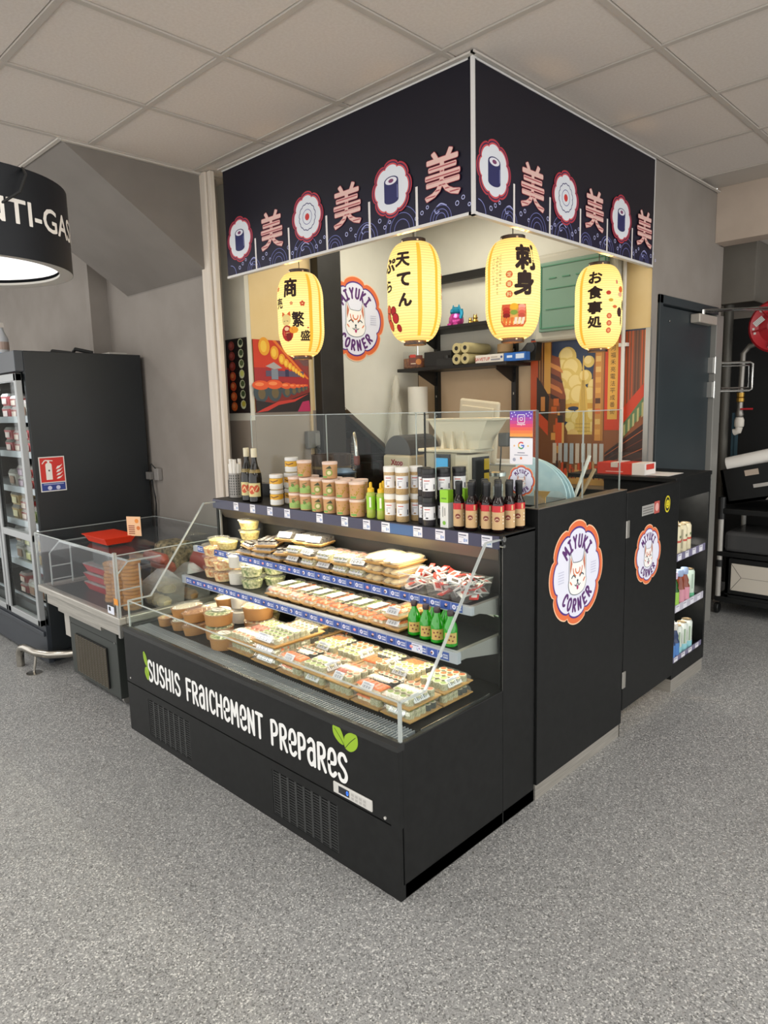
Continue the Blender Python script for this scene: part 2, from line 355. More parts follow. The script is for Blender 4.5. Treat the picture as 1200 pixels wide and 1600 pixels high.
STR = {  # hand-drawn capitals: advance width, strokes (smooth?, points)
 'S': (.62, [(1, [(.56, .84), (.42, .99), (.18, .97), (.07, .78), (.16, .60), (.44, .42), (.56, .22), (.44, .02), (.18, .0), (.04, .17)])]),
 'U': (.62, [(1, [(.07, 1), (.06, .5), (.08, .12), (.28, 0), (.48, .1), (.54, .4), (.56, 1)]), ]),
 'H': (.64, [(0, [(.08, 1), (.08, 0)]), (0, [(.56, 1), (.56, 0)]), (0, [(.08, .5), (.56, .5)])]),
 'I': (.22, [(0, [(.1, 1), (.1, 0)])]),
 'i': (.5, [(0, [(.25, 1), (.25, 0)]), (0, [(.06, 1), (.44, 1)]), (0, [(.06, 0), (.44, 0)])]),
 'F': (.56, [(0, [(.08, 0), (.08, 1), (.52, 1)]), (0, [(.08, .52), (.46, .52)])]),
 'R': (.62, [(1, [(.08, .98), (.36, 1), (.52, .84), (.5, .6), (.3, .48), (.08, .46)]), (0, [(.08, 0), (.08, .98)]), (0, [(.26, .47), (.56, 0)])]),
 'P': (.6, [(1, [(.08, .98), (.36, 1), (.53, .82), (.5, .56), (.3, .44), (.08, .42)]), (0, [(.08, 0), (.08, .98)])]),
 'a': (.6, [(1, [(.08, .86), (.28, 1), (.48, .92), (.52, .7), (.52, 0)]), (1, [(.52, .56), (.3, .62), (.08, .48), (.06, .18), (.22, 0), (.4, .06), (.52, .2)])]),
 'C': (.54, [(1, [(.52, .84), (.36, 1), (.14, .9), (.06, .5), (.14, .1), (.34, 0), (.52, .14)])]),
 'e': (.58, [(1, [(.08, .46), (.5, .52), (.52, .84), (.34, 1), (.12, .88), (.06, .5), (.12, .1), (.34, 0), (.54, .14)])]),
 'E': (.54, [(0, [(.5, 1), (.08, 1), (.08, 0), (.5, 0)]), (0, [(.08, .5), (.42, .5)])]),
 'M': (.74, [(0, [(.06, 0), (.1, 1), (.36, .4), (.62, 1), (.68, 0)])]),
 'N': (.64, [(0, [(.08, 0), (.08, 1), (.54, 0), (.54, 1)])]),
 'T': (.56, [(0, [(.02, 1), (.54, 1)]), (0, [(.28, 1), (.28, 0)])]),
 'O': (.64, [(1, [(.3, 1), (.1, .82), (.06, .45), (.2, .04), (.4, .02), (.56, .3), (.56, .75), (.42, .98), (.3, 1)])]),
 'Y': (.6, [(0, [(.04, 1), (.28, .5), (.56, 1)]), (0, [(.28, .5), (.26, 0)])]),
 'K': (.6, [(0, [(.08, 1), (.08, 0)]), (0, [(.52, 1), (.1, .46), (.54, 0)])]),
 ' ': (.42, [])}
def hand(art, text, x, y, h, wd, col, sx=1.0, gap=.12):
    h0 = art.h
    """hand-drawn lettering from x, on baseline y"""
    for ch in text:
        adv, st = STR[ch]; art.h = h0
        for sm, pts in st: art.line([(x+a*h*sx, y+b*h) for a, b in pts], wd, col, smooth=bool(sm))
        x += (adv+gap)*h*sx
    return x
def hand_w(text, h, sx=1., gap=.12): return sum((STR[c][0]+gap)*h*sx for c in text)-gap*h*sx
def arcword(art, word, cx, cy, R, h, wd, col, mid, step, outward=True, sx=1.):
    n = len(word)
    for i, ch in enumerate(word):
        adv, st = STR[ch]; k = i-(n-1)/2
        a = mid-k*step if outward else mid+k*step
        ux, uy = (math.cos(a), math.sin(a)) if outward else (-math.cos(a), -math.sin(a))     # letter's up
        bx, by = cx+math.cos(a)*R, cy+math.sin(a)*R; rx, ry = uy, -ux
        for sm, pts in st:
            art.line([(bx+(p-adv/2)*h*sx*rx+(q-.5)*h*ux, by+(p-adv/2)*h*sx*ry+(q-.5)*h*uy) for p, q in pts], wd, col, smooth=bool(sm))
def flower(cx, cy, R, lobes=8, dep=.1, ph=PI/2, n=96, sy=1):
    out = []
    for i in range(n):
        t = 2*PI*i/n; r = R*(1-dep+dep*math.sqrt(abs(math.cos(lobes*(t-ph)/2))))
        out.append((cx+r*math.cos(t), cy+r*sy*math.sin(t)))
    return out
def emblem(art, cx, cy, R, fine=True):
    """the shop's round flower-edged badge with a smiling white fox face"""
    art.poly(flower(cx, cy, R), '#f6c9a4').up(); art.poly(flower(cx, cy, R*.975), '#e2703f').up()
    art.poly(flower(cx, cy, R*.875), '#4b2c86').up(); art.poly(flower(cx, cy, R*.84), '#e4e6f4').up()
    k = R; q = lambda L: [(cx+a*k, cy+b*k) for a, b in L]
    arcword(art, 'MiYUKi', cx, cy+.0*k, .60*k, .22*k, .054*k, '#5a2a6e', PI/2, .31, True, .9)
    arcword(art, 'CORNER', cx, cy, .62*k, .22*k, .054*k, '#5a2a6e', -PI/2, .31, False, .9)
    head = catmull(q([(-.17, .22), (-.24, .36), (-.26, .40), (-.3, .3), (-.31, .1), (-.31, -.08), (-.33, -.2), (-.24, -.36), (0, -.42), (.24, -.36), (.33, -.2), (.31, -.08), (.31, .1), (.3, .3), (.26, .40), (.24, .36), (.17, .22), (0, .2), (-.17, .22)]), 4)
    art.up().poly(head[:-1], '#f5f3f0').up().line(head, .012*k, '#27424e', cap=False)
    art.up()
    for sg in (-1, 1):
        art.poly(q([(sg*.2, .2), (sg*.26, .34), (sg*.28, .12), (sg*.27, .0)][::sg]), '#c7745a')
        art.line(q([(sg*.22, -.07), (sg*.15, -.03), (sg*.08, -.08)]), .024*k, '#27424e', smooth=True)
        art.line(q([(sg*.17, .1), (sg*.14, 0), (sg*.07, -.05)]), .026*k, '#dd7a4a', smooth=True)
        art.line(q([(sg*.27, -.14), (sg*.22, -.19)]), .03*k, '#dd7a4a')
        if fine:
            for j in range(5): art.rect(cx+(sg*.6-.1)*k, cy+(.1-.05*j)*k, cx+(sg*.6+.1)*k, cy+(.115-.05*j)*k, '#c3c5da')
    art.ring(cx, cy+.07*k, .08*k, .03*k, '#dd7a4a', PI*.9, PI*2.1, 10)
    art.disc(cx, cy-.15*k, .03*k, '#27424e', n=8); art.line(q([(-.1, -.22), (-.05, -.25), (0, -.18), (.05, -.25), (.1, -.22)]), .018*k, '#27424e')
    art.disc(cx, cy-.28*k, .035*k, '#b0306a', n=8, ry=.045*k)
    return art
# ================================================================ the room
struct('floor', MB(FLOOR).box(-7, 5, -5, 7.5, -.05, 0))
ZC = 2.87
LTP = mottled('grey_taupe_paint', '#9a8f84', '#a1968b', 4, .75, .15, 260)
g = MB(GRID); XS = [-.42+.585*k for k in range(-10, 9)]; YS = [.765+.58*k for k in range(-9, 5)]
for x in XS: g.box(x-.012, x+.012, -4.5, 3.44, ZC-.004, ZC+.02)
for y in YS: g.box(-6.3, 4.5, y-.012, y+.012, ZC-.0035, ZC+.02)
ceil = struct('ceiling', g.box(-6.3, 4.5, -4.5, 3.44, ZC+.02, ZC+.05))
tm = MB(TILE).fr(.552, .547, 0, .562, .557, .006).mesh('ceiling_tile')
for x in XS[:-1]:
    for y in YS[:-1]:
        cx, cy = x+.2925, y+.29
        if -4.6 < cx < 2.2 and -2.2 < cy < 3.3:
            o = link('ceiling_tile', tm, ceil, (cx, cy, ZC+.001+random.uniform(0, .001)))
trimb = MB(P('#c4beb6', .5))
trimb.box(-2.05, -.32, .830, .850, ZC-.012, ZC-.004).box(-.332, -.315, .83, 3.43, ZC-.012, ZC-.004).box(-2.188, -2.17, .05, .80, ZC-.012, ZC-.004).box(-3.6, -2.17, .03, .048, ZC-.012, ZC-.004)
struct('trim_1', trimb)
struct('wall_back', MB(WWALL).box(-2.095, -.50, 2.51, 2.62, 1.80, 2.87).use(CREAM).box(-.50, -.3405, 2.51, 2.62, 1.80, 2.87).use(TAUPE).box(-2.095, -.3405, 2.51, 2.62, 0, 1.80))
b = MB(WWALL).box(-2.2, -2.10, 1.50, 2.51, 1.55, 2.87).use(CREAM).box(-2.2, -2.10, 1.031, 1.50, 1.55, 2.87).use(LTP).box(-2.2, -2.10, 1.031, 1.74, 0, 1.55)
b.use(WWALL).prism([(1.74, 1.55), (2.51, 1.55), (2.51, .9), (2.36, 1.14), (1.78, 1.55)], lambda y, z: (-2.10, y, z), lambda y, z: (-2.2, y, z))
b.box(-2.2, -2.10, 2.40, 2.51, 0, 1.1)
wl = struct('wall_left', b)
struct('wall_stub', MB(WWALL).box(-2.45, -2.10, 1.0, 1.03, 1.5, 2.87).use(LTP).box(-2.45, -2.10, 1.0, 1.03, 0, 1.5))
struct('wall_far_left', MB(GREYW).box(-7.1, -7, -1.2, .93, 0, 2.87))
struct('wall_rear_left', MB(GREYW).box(-3.52, -2.222, .83, .93, 0, 2.87).box(-3.56, -3.50, .70, .93, 0, 2.87).box(-7, -3.56, .72, .93, 0, 2.87))
# sloped underside of the staircase
st = MB(mottled('soffit_darker_grey', '#7a746e', '#807a74', 4, .75, .15, 260))  # the wall grey again, a step darker on the slope
st.prism([(.05, 2.868), (.829, 2.338), (.829, 2.868)], lambda y, z: (-3.2, y, z), lambda y, z: (-2.19, y, z)).box(-3.2, -2.222, .829, .83, 2.33, 2.868)
struct('ceiling_slope', st)
# wall with the service door
b = MB(GREYW).box(-.3404, -.34, 2.503, 2.585, 0, 2.87).box(-.44, -.341, 2.63, 2.585, 0, 2.87).box(-.44, -.34, 2.585, 3.52, 2.155, 2.87).box(-.44, -.34, 3.52, 3.60, 0, 2.55)
wr = struct('wall_right', b)
struct('trim_2', MB(ALU).box(-.36, -.332, 2.485, 2.505, 0, 1.965))
d = thing('door_1', '', '', (-.34, 2.6, 0))
del d['label']; del d['category']; d['kind'] = 'structure'
part('door_leaf', MB(DOORM).box(-.385, -.352, 2.635, 3.47, .01, 2.10), d, bevel=.003)
fr = MB(DOORM).box(-.40, -.325, 2.587, 2.632, 0, 2.155).box(-.40, -.325, 2.587, 3.52, 2.105, 2.155)
part('door_frame', fr, d, bevel=.003)
part('frame_edge', MB(P('#8a8984', .45, .2)).box(-.40, -.318, 3.475, 3.60, 0, 2.105), d, bevel=.003)
for z in (1.78, 1.62, .98, .35):
    h = part('hinge', MB(ALU).box(-.352, -.322, 3.44, 3.475, z-.05, z+.05), d); part('hinge_pin', MB(CHROME).lathe([(.008, z-.055), (.008, z+.055)], -.318, 3.475, 8), h)
cl = part('door_closer', MB(P('#b9b2a8', .4, .3)).box(-.35, -.29, 3.10, 3.40, 2.03, 2.085), d, bevel=.006)
part('closer_arm', MB(CHROME).tube([(-.31, 3.2, 2.10), (-.24, 3.5, 2.13), (-.05, 3.85, 2.14)], .007).tube([(-.31, 3.2, 2.112), (-.05, 3.85, 2.155)], .006).lathe([(.012, 2.085), (.012, 2.115)], -.31, 3.2, 8), cl)
part('door_stud', MB(CHROME).lathe([(.008, -.352), (.008, -.345), (.002, -.343)], 2.78, 2.02, 8, axis='x'), d)
# beam and back room
struct('wall_beam', MB(BEAM).box(-.339, 3.5, 3.44, 3.60, 2.555, 2.95))
struct('ceiling_back_room', MB(TILE).box(-2.5, 3.5, 3.6, 6.5, 2.66, 2.7).use(GRID).box(-.02, 0, 3.6, 6.5, 2.655, 2.66).box(-2, 3, 4.3, 4.32, 2.655, 2.66).box(-2, 3, 4.9, 4.92, 2.655, 2.66))
DK = mottled('dark_store_wall', '#0d0e0f', '#151617', 3, .8)
struct('wall_back_room', MB(DK).box(-2.5, 3.5, 4.75, 4.85, 0, 2.2).use(GREYW).box(-2.5, 3.5, 4.75, 4.85, 2.2, 2.66).use(DK).box(-1.6, -1.5, 3.6, 4.75, 0, 2.66))

# service things in the back room
def W_(n, l, c, loc, **k): return thing(n, l, c, loc, **k)
t = tag(part('ceiling_duct', MB(mottled('duct_beige', '#6f6a62', '#77726a', 4, .7)).box(-.52, -.27, 4.05, 4.4, 2.24, 2.655), None, bevel=.004), 'grey boxed-in duct under the back room ceiling', 'duct')
t = thing('hose_reel', 'red metal fire hose reel with white label on the wall', 'hose reel', (-.10, 4.05, 2.05))
RED = P('#b3202a', .35); 
mb = MB(RED).lathe([(.05, 3.99), (.06, 3.985), (.12, 4.005), (.17, 3.985), (.185, 4.0), (.185, 4.01), (.12, 4.02), (.02, 4.02)], 2.05, -.10, 32, axis='y'); part('front_disc', mb, t, smooth=True)
part('rear_disc', MB(RED).lathe([(.03, 4.14), (.185, 4.14), (.185, 4.15), (.03, 4.15)], 2.05, -.10, 32, axis='y'), t)
for k in range(6):
    a = k*PI/3+.2; part('pressed_rib', MB(P('#9a1a22', .35)).tube([(-.10+.06*math.cos(a), 3.99, 2.05+.06*math.sin(a)), (-.10+.155*math.cos(a), 3.985, 2.05+.155*math.sin(a))], .006, 6), t)
part('centre_cap', MB(P('#161616', .4)).lathe([(.028, 3.965), (.03, 3.97), (.03, 3.985)], 2.05, -.10, 14, axis='y'), t)
part('hub', MB(P('#7c1219', .4)).lathe([(.045, 3.975), (.05, 3.98), (.05, 4.3)], 2.05, -.10, 16, axis='y'), t)
hs = MB(P('#141414', .5))
for k in range(5): hs.lathe([(.155+.018*math.cos(a), 4.03+.024*k+.012*math.sin(a)) for a in [i*PI/4 for i in range(9)]], 2.05, -.10, 28, axis='y', cap=False)
part('rubber_hose', hs, t, smooth=True)
ar = Art(onY(3.99, -.10, 2.05)); ar.poly([(-.155, .03), (-.10, .075), (-.075, .045), (-.13, 0)], '#dcdad6').disc(-.10, .115, .018, '#d9d4ce').rect(-.155, -.02, -.14, -.005, '#e0dcd8').rect(-.145, -.05, -.13, -.035, '#e0dcd8')
for k in range(4): ar.line([(-.146+.008*k, .026-.006*k), (-.096+.008*k, .066-.006*k)], .002, '#7b7672', cap=False)
part('label_print', ar.mb, t)
t = thing('water_pipe', 'steel hose supply pipe with brass valve below the red reel', 'pipe', (-.36, 4.1, 1.3))
PG = P('#8a8680', .35, .7)
part('steel_pipe', MB(PG).tube([(-.12, 4.1, 1.98), (-.30, 4.1, 1.93), (-.34, 4.1, 1.88), (-.345, 4.1, 1.6)], .02, 12), t, smooth=True)
part('brass_coupling', MB(P('#a8853e', .35, .8)).lathe([(.02, 1.53), (.028, 1.535), (.028, 1.56), (.022, 1.565), (.027, 1.57), (.027, 1.60)], -.345, 4.1, 12), t)
part('valve_body', MB(PG).lathe([(.022, 1.42), (.03, 1.44), (.022, 1.47), (.022, 1.53)], -.345, 4.1, 12), t, smooth=True)
part('valve_handle', MB(RED).box(-.33, -.25, 4.06, 4.08, 1.475, 1.487), t)
part('white_fitting', MB(P('#d9d3c8', .5)).lathe([(.03, 1.35), (.034, 1.36), (.034, 1.40), (.026, 1.42)], -.345, 4.1, 12).tube([(-.345, 4.1, 1.35), (-.35, 4.1, 1.32), (-.38, 4.1, 1.31)], .026, 10), t, smooth=True)
t = tag(part('drain_pipe', MB(P('#5a5852', .5, .3)).tube([(-.47, 4.15, 2.66), (-.47, 4.15, .0)], .035, 12), None, smooth=True), 'dull grey vertical pipe behind the service door edge', 'pipe')
t = tag(part('wall_bracket', MB(CHROME).tube([(-.33, 3.61, 1.80), (-.19, 3.76, 1.80), (-.175, 3.775, 1.79), (-.175, 3.775, 1.62), (-.19, 3.76, 1.61), (-.33, 3.61, 1.61)], .008, 8).tube([(-.33, 3.64, 1.78), (-.20, 3.78, 1.78), (-.20, 3.78, 1.63), (-.33, 3.64, 1.63)], .006, 8), None, smooth=True), 'chrome loop bracket on the wall edge beside the service door', 'bracket')
t = tag(part('folded_curtain', MB(P('#123642', .7)).add([(-.46+.01*(i % 2)+.012*i, 4.3+.01*(i % 2), z) for z in (.95, 1.45) for i in range(4)], [(i, i+1, i+5, i+4) for i in range(3)]), None), 'narrow dark teal cloth hanging behind the black cart', 'curtain')
t.modifiers.new('s', 'SOLIDIFY').thickness = .01
# roll cart
t = thing('roll_cart', 'black shelf cart with grey posts on casters in the back room', 'cart', (-.05, 4.0, 0))
BP = P('#101111', .45)
for x, y in ((-.34, 3.80), (.35, 3.80), (-.34, 4.3), (.35, 4.3)):
    pl = part('post', MB(P('#b9b6b0', .4, .2)).lathe([(.018, .12), (.018, .34), (.018, .38), (.018, .70)], x, y, 12), t)
    part('collar', MB(BP).lathe([(.026, .35), (.026, .40)], x, y, 12), pl); part('collar', MB(BP).lathe([(.026, .70), (.026, .86)], x, y, 12), pl)
    c = part('caster', MB(BP).lathe([(.035, x-.015), (.04, x-.01), (.04, x+.01), (.035, x+.015)], y, .04, 14, axis='x'), t, smooth=True); part('caster_fork', MB(CHROME).fr(.05, .05, .085, .02, .02, .12, x, y), c)
part('lower_shelf', MB(BP).box(-.36, .37, 3.78, 4.32, .09, .13), t, bevel=.005); part('middle_shelf', MB(BP).box(-.36, .37, 3.78, 4.32, .43, .465), t, bevel=.005)
part('upper_shelf', MB(BP).box(-.36, .37, 3.78, 4.32, .74, .78), t, bevel=.005)
t = thing('folding_crate', 'black crate with white handle slot, tilted on the cart top', 'crate', (-.06, 3.95, .78))
M4 = Matrix.Translation((-.36, 3.82, 1.0)) @ Matrix.Rotation(-.22, 4, 'Y')
cr = MB(BP).box(0, .62, 0, .02, -.2, .05).box(0, .02, 0, .4, -.2, .05).box(.60, .62, 0, .4, -.2, .05).box(0, .62, .38, .4, -.2, .05).box(0, .62, 0, .4, -.2, -.18).xform(M4)
part('crate_body', cr, t)
hb = MB(P('#b9a898', .6)).box(.16, .25, -.004, .0, -.02, .02).xform(M4); part('handle_slot', hb, t)
hb = MB(P('#b4b0aa', .6)).box(.2, .3, -.004, .0, -.11, -.085).xform(M4); part('label_plate', hb, t)
t = tag(part('white_roll', MB(P('#f0ece5', .6)).tube([(-.335, 3.86, 1.09), (.28, 3.90, 1.25)], .05, 16), None, smooth=True), 'long white wrapped roll lying on the tilted black crate', 'roll')
t = tag(part('plastic_bag', MB(clear('crumpled_bag', '#cfcfcf', .4, '#c9c6c2', .15, 1.5)).fr(.20, .08, .86, .1, .05, .925, .04, 3.85), None), 'crumpled clear plastic bag on the black cart front', 'bag')
fm = clear('stretch_wrap', '#6a6a6a', .35, '#777777', .12, 1.6)
t = thing('wrapped_bundle', 'dark bundle in shiny clear stretch wrap on middle cart shelf', 'bundle', (0, 3.95, .465))
part('bundle', MB(P('#252526', .6)).box(-.29, .36, 3.80, 4.2, .48, .60), t, bevel=.02)
wv = []; 
part('stretch_wrap', MB(fm).box(-.31, .37, 3.785, 4.21, .467, .615), t, bevel=.025)
t = thing('storage_box', 'cream box in a dark tray on the lowest cart shelf', 'box', (.05, 3.9, .13))
part('dark_tray', MB(BP).box(-.29, .37, 3.79, 3.81, .16, .42).box(-.29, -.27, 3.79, 4.2, .13, .42).box(-.29, .37, 3.79, 4.2, .13, .15), t)
part('cream_box', MB(P('#d0c8ba', .6)).box(-.25, .36, 3.775, 4.1, .19, .385), t, bevel=.003)
ar = Art(onY(3.775)); ar.line([(-.25, .385), (-.18, .29), (-.25, .19)], .004, '#6e685f').line([(-.18, .29), (.36, .29)], .003, '#857e74'); part('fold_lines', ar.mb, t)

# ================================================================ kiosk: post, column, fascia
b = MB(WOOD).box(-2.22, -2.135, .80, .86, 0, ZC-.002).box(-2.13, -2.10, .812, .84, 0, ZC-.002)
t = tag(part('corner_post', b, None, bevel=.003), 'whitewashed timber corner post at the left end of the kiosk', 'post')
t = tag(part('black_column', MB(mottled('column_black', '#1d1b19', '#242220', 9, .5)).box(-2.099, -2.03, 1.505, 1.70, 0, 2.86), None, bevel=.003), 'black square column standing against the white left wall', 'column')
part('wall_trim_strip', MB(P('#c9b08a', .5)).box(-2.10, -2.085, 1.452, 1.468, 0, 2.3), wl)
# glazed opening under the stair line, a dim shop behind it
t = thing('window_1', '', '', (-2.15, 2.0, 1.0)); del t['label']; del t['category']; t['kind'] = 'structure'
part('pane', MB(clear('dim_pane', '#d4d8d8', .0, '#202225', .03, 1.25, rk=.3)).prism([(1.74, 0), (2.40, 0), (2.40, 1.10), (2.36, 1.14), (1.78, 1.55), (1.74, 1.55)], lambda y, z: (-2.14, y, z), lambda y, z: (-2.146, y, z)), t)
part('frame_rail', MB(P('#6d5c46', .5)).tube([(-2.115, 1.71, 1.60), (-2.115, 2.40, 1.115)], .017, 4), t)
part('dark_niche', MB(DK).box(-2.9, -2.88, 1.2, 3.2, 0, 1.9).box(-2.9, -2.2, 1.04, 1.2, 0, 1.9).box(-2.9, -2.2, 3.1, 3.2, 0, 1.9).box(-2.9, -2.2, 1.2, 3.1, 1.88, 1.9), t)
rk = thing('niche_shelf', 'dark shelf of small goods seen through the slanted window', 'shelf', (-2.6, 2.0, 0))
part('shelf_boards', MB(P('#2a2623', .6)).box(-2.75, -2.45, 1.3, 3.0, 1.0, 1.02).box(-2.75, -2.45, 1.3, 3.0, 1.36, 1.38).box(-2.75, -2.45, 1.3, 3.0, 1.18, 1.20), rk)
for i in range(18):
    part('goods_box', MB(P(random.choice(['#5c2a2a', '#33404a', '#6a4036', '#2c3b2c', '#6e6a66', '#8a4a4a']), .5)).box(-2.7, -2.52, 1.35+.09*i, 1.42+.09*i, 1.201 if i % 2 else 1.021, (1.201 if i % 2 else 1.021)+random.uniform(.08, .14)), rk)
for i in range(5): part('hanging_card', MB(P('#9a5a4e', .5)).box(-2.44, -2.43, 1.5+.12*i, 1.58+.12*i, 1.40, 1.62), rk)

we = thing('wall_emblem', 'large round fox emblem on the white wall behind the lanterns', 'sign', (-2.099, 1.88, 2.15))
part('backing', MB(P('#e2e0ea', .5)).prism(flower(1.88, 2.15, .27, n=48), lambda y, z: (-2.0995, y, z), lambda y, z: (-2.0975, y, z)), we)
ar = Art(onX(-2.0975), .0004, .45); emblem(ar, 1.88, 2.15, .28); part('printed_face', ar.mb, we)
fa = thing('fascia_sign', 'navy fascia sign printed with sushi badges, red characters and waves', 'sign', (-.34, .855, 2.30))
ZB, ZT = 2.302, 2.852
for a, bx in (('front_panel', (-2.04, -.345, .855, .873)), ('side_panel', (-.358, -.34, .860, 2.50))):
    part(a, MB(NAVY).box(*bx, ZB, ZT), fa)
part('edge_trim', MB(P('#d8d6d4', .45)).box(-2.045, -.335, .852, .876, ZB-.012, ZB).box(-.361, -.337, .852, 2.50, ZB-.012, ZB).box(-.347, -.334, .849, .862, ZB-.012, ZT+.01).box(-2.045, -.335, .853, .876, ZT, ZT+.012).box(-.361, -.337, .853, 2.50, ZT, ZT+.012).box(-.361, -.338, 2.495, 2.503, ZB-.012, ZT), fa)
def maki_print(ar, x, y, k, kind):
    ar.poly(flower(x, y, .118*k), '#b5303e').up(); ar.poly(flower(x, y, .111*k), '#2a1d4a').up(); ar.poly(flower(x, y, .105*k), '#cf4a50').up(); ar.poly(flower(x, y, .098*k), '#dfe3ea').up()
    if kind == 0:
        ar.poly([(x-.042*k, y+.03*k), (x-.042*k, y-.045*k)]+[(x-.042*k*math.cos(PI*i/10), y-.045*k-.016*k*math.sin(PI*i/10)) for i in range(11)]+[(x+.042*k, y-.045*k), (x+.042*k, y+.03*k)], '#20235c').up()
        ar.disc(x, y+.032*k, .042*k, '#20235c', ry=.02*k).up(); ar.disc(x, y+.033*k, .034*k, '#e6e6ee', ry=.015*k).up(); ar.disc(x, y+.033*k, .015*k, '#7a3a66', ry=.008*k)
        ar.line([(x+.036*k, y+.01*k), (x+.036*k, y-.04*k)], .003*k, '#8c90c8')
    else:
        ar.line(flower(x, y, .062*k, 14, .1)+flower(x, y, .062*k, 14, .1)[:1], .004*k, '#2a2a66', cap=False); ar.ring(x, y, .034*k, .003*k, '#5a5a9a'); ar.disc(x, y, .016*k, '#c8302c')
def striped_char(ar, x, y, h):
    """the character for beauty in pale pink, crossed by thin red bands"""
    ar.text('美', x, y, h*1.0, '#9c3440', bold=.032); ar.up()
    ar.text('美', x, y, h*1.0, '#e2bdb4', bold=.018); ar.up()
    vs, fs, bb = glyphs('美', 0, 1.0); k = h/(bb[3]-bb[2]); ox, oy = x-(bb[0]+bb[1])/2*k, y-(bb[2]+bb[3])/2*k
    bm = bmesh.new(); bv = [bm.verts.new((a*k+ox, b_*k+oy, 0)) for a, b_ in vs]
    for f in fs:
        try: bm.faces.new([bv[i] for i in f])
        except ValueError: pass
    cuts = []
    for i in range(7): c0 = y-h*.44+h*.098*i; cuts += [(c0, c0+h*.03)]
    for c0, c1 in cuts:
        for c_ in (c0, c1): bmesh.ops.bisect_plane(bm, geom=bm.verts[:]+bm.edges[:]+bm.faces[:], plane_co=(0, c_, 0), plane_no=(0, 1, 0))
    bm.verts.index_update(); v2 = [(v.co.x, v.co.y) for v in bm.verts]
    keep = [f for f in bm.faces if any(c0 < f.calc_center_median().y < c1 for c0, c1 in cuts)]
    ar.c('#b0525a'); ar.add(v2, [tuple(v.index for v in f.verts) for f in keep]); bm.free()
def wave(ar, x, y0, r, n=3):
    for j in range(n): ar.ring(x, y0, r*(1-.27*j), .003, '#6a6fae', 0, PI, 16)
for fn, us, slits, L0, L1 in ((onY(.855, 0, 0), [(-1.91, 0), (-1.625, 'k'), (-1.335, 1), (-1.053, 'k'), (-.771, 0), (-.489, 'k')], [-1.77, -1.487, -1.20, -.912, -.632], -2.03, -.35),
                              (onX(-.34, 0, 0), [(.992, 0), (1.273, 'k'), (1.546, 1), (1.819, 'k'), (2.098, 0), (2.371, 'k')], [1.133, 1.415, 1.687, 1.957, 2.237], .865, 2.49)):
    ar = Art(fn, .0003)
    for u, k in us:
        if k == 'k': striped_char(ar, u, 2.472, .178)
        else: maki_print(ar, u, 2.478, 1., k)
    part('sushi_print', ar.mb, fa)
    ar = Art(fn, .0003); u = L0+.02; k = 0; rng = random.Random(3)
    while u < L1-.05:
        r = (.095, .055, .07)[k % 3]
        if u+r < L1 and u-r > L0: wave(ar, u, ZB+.001, r)
        else: ar.ring(min(max(u, L0+.0), L1), ZB+.001, .05, .0035, '#7f86c4', .0 if u-r <= L0 else PI/2, PI/2 if u-r <= L0 else PI, 12)
        if k % 2: ar.line([(u+.03, ZB+.05), (u+.0, ZB+.062), (u-.03, ZB+.045), (u-.022, ZB+.028), (u-.008, ZB+.034)], .0045, '#a9aee0', smooth=True)
        for j in range(3): ar.ring(u+.085+.03*j, ZB+.03+.016*((j*7+k) % 3), .0085-.001*j, .003, '#b9bdea', n=10)
        u += .215; k += 1
    part('wave_print', ar.mb, fa)
    ar = Art(fn, .0003); ar.h = .0012
    for u in slits: ar.rect(u-.0065, ZB+.0, u+.0065, ZB+.155, '#e4dfdc')
    part('slit_print', ar.mb, fa)
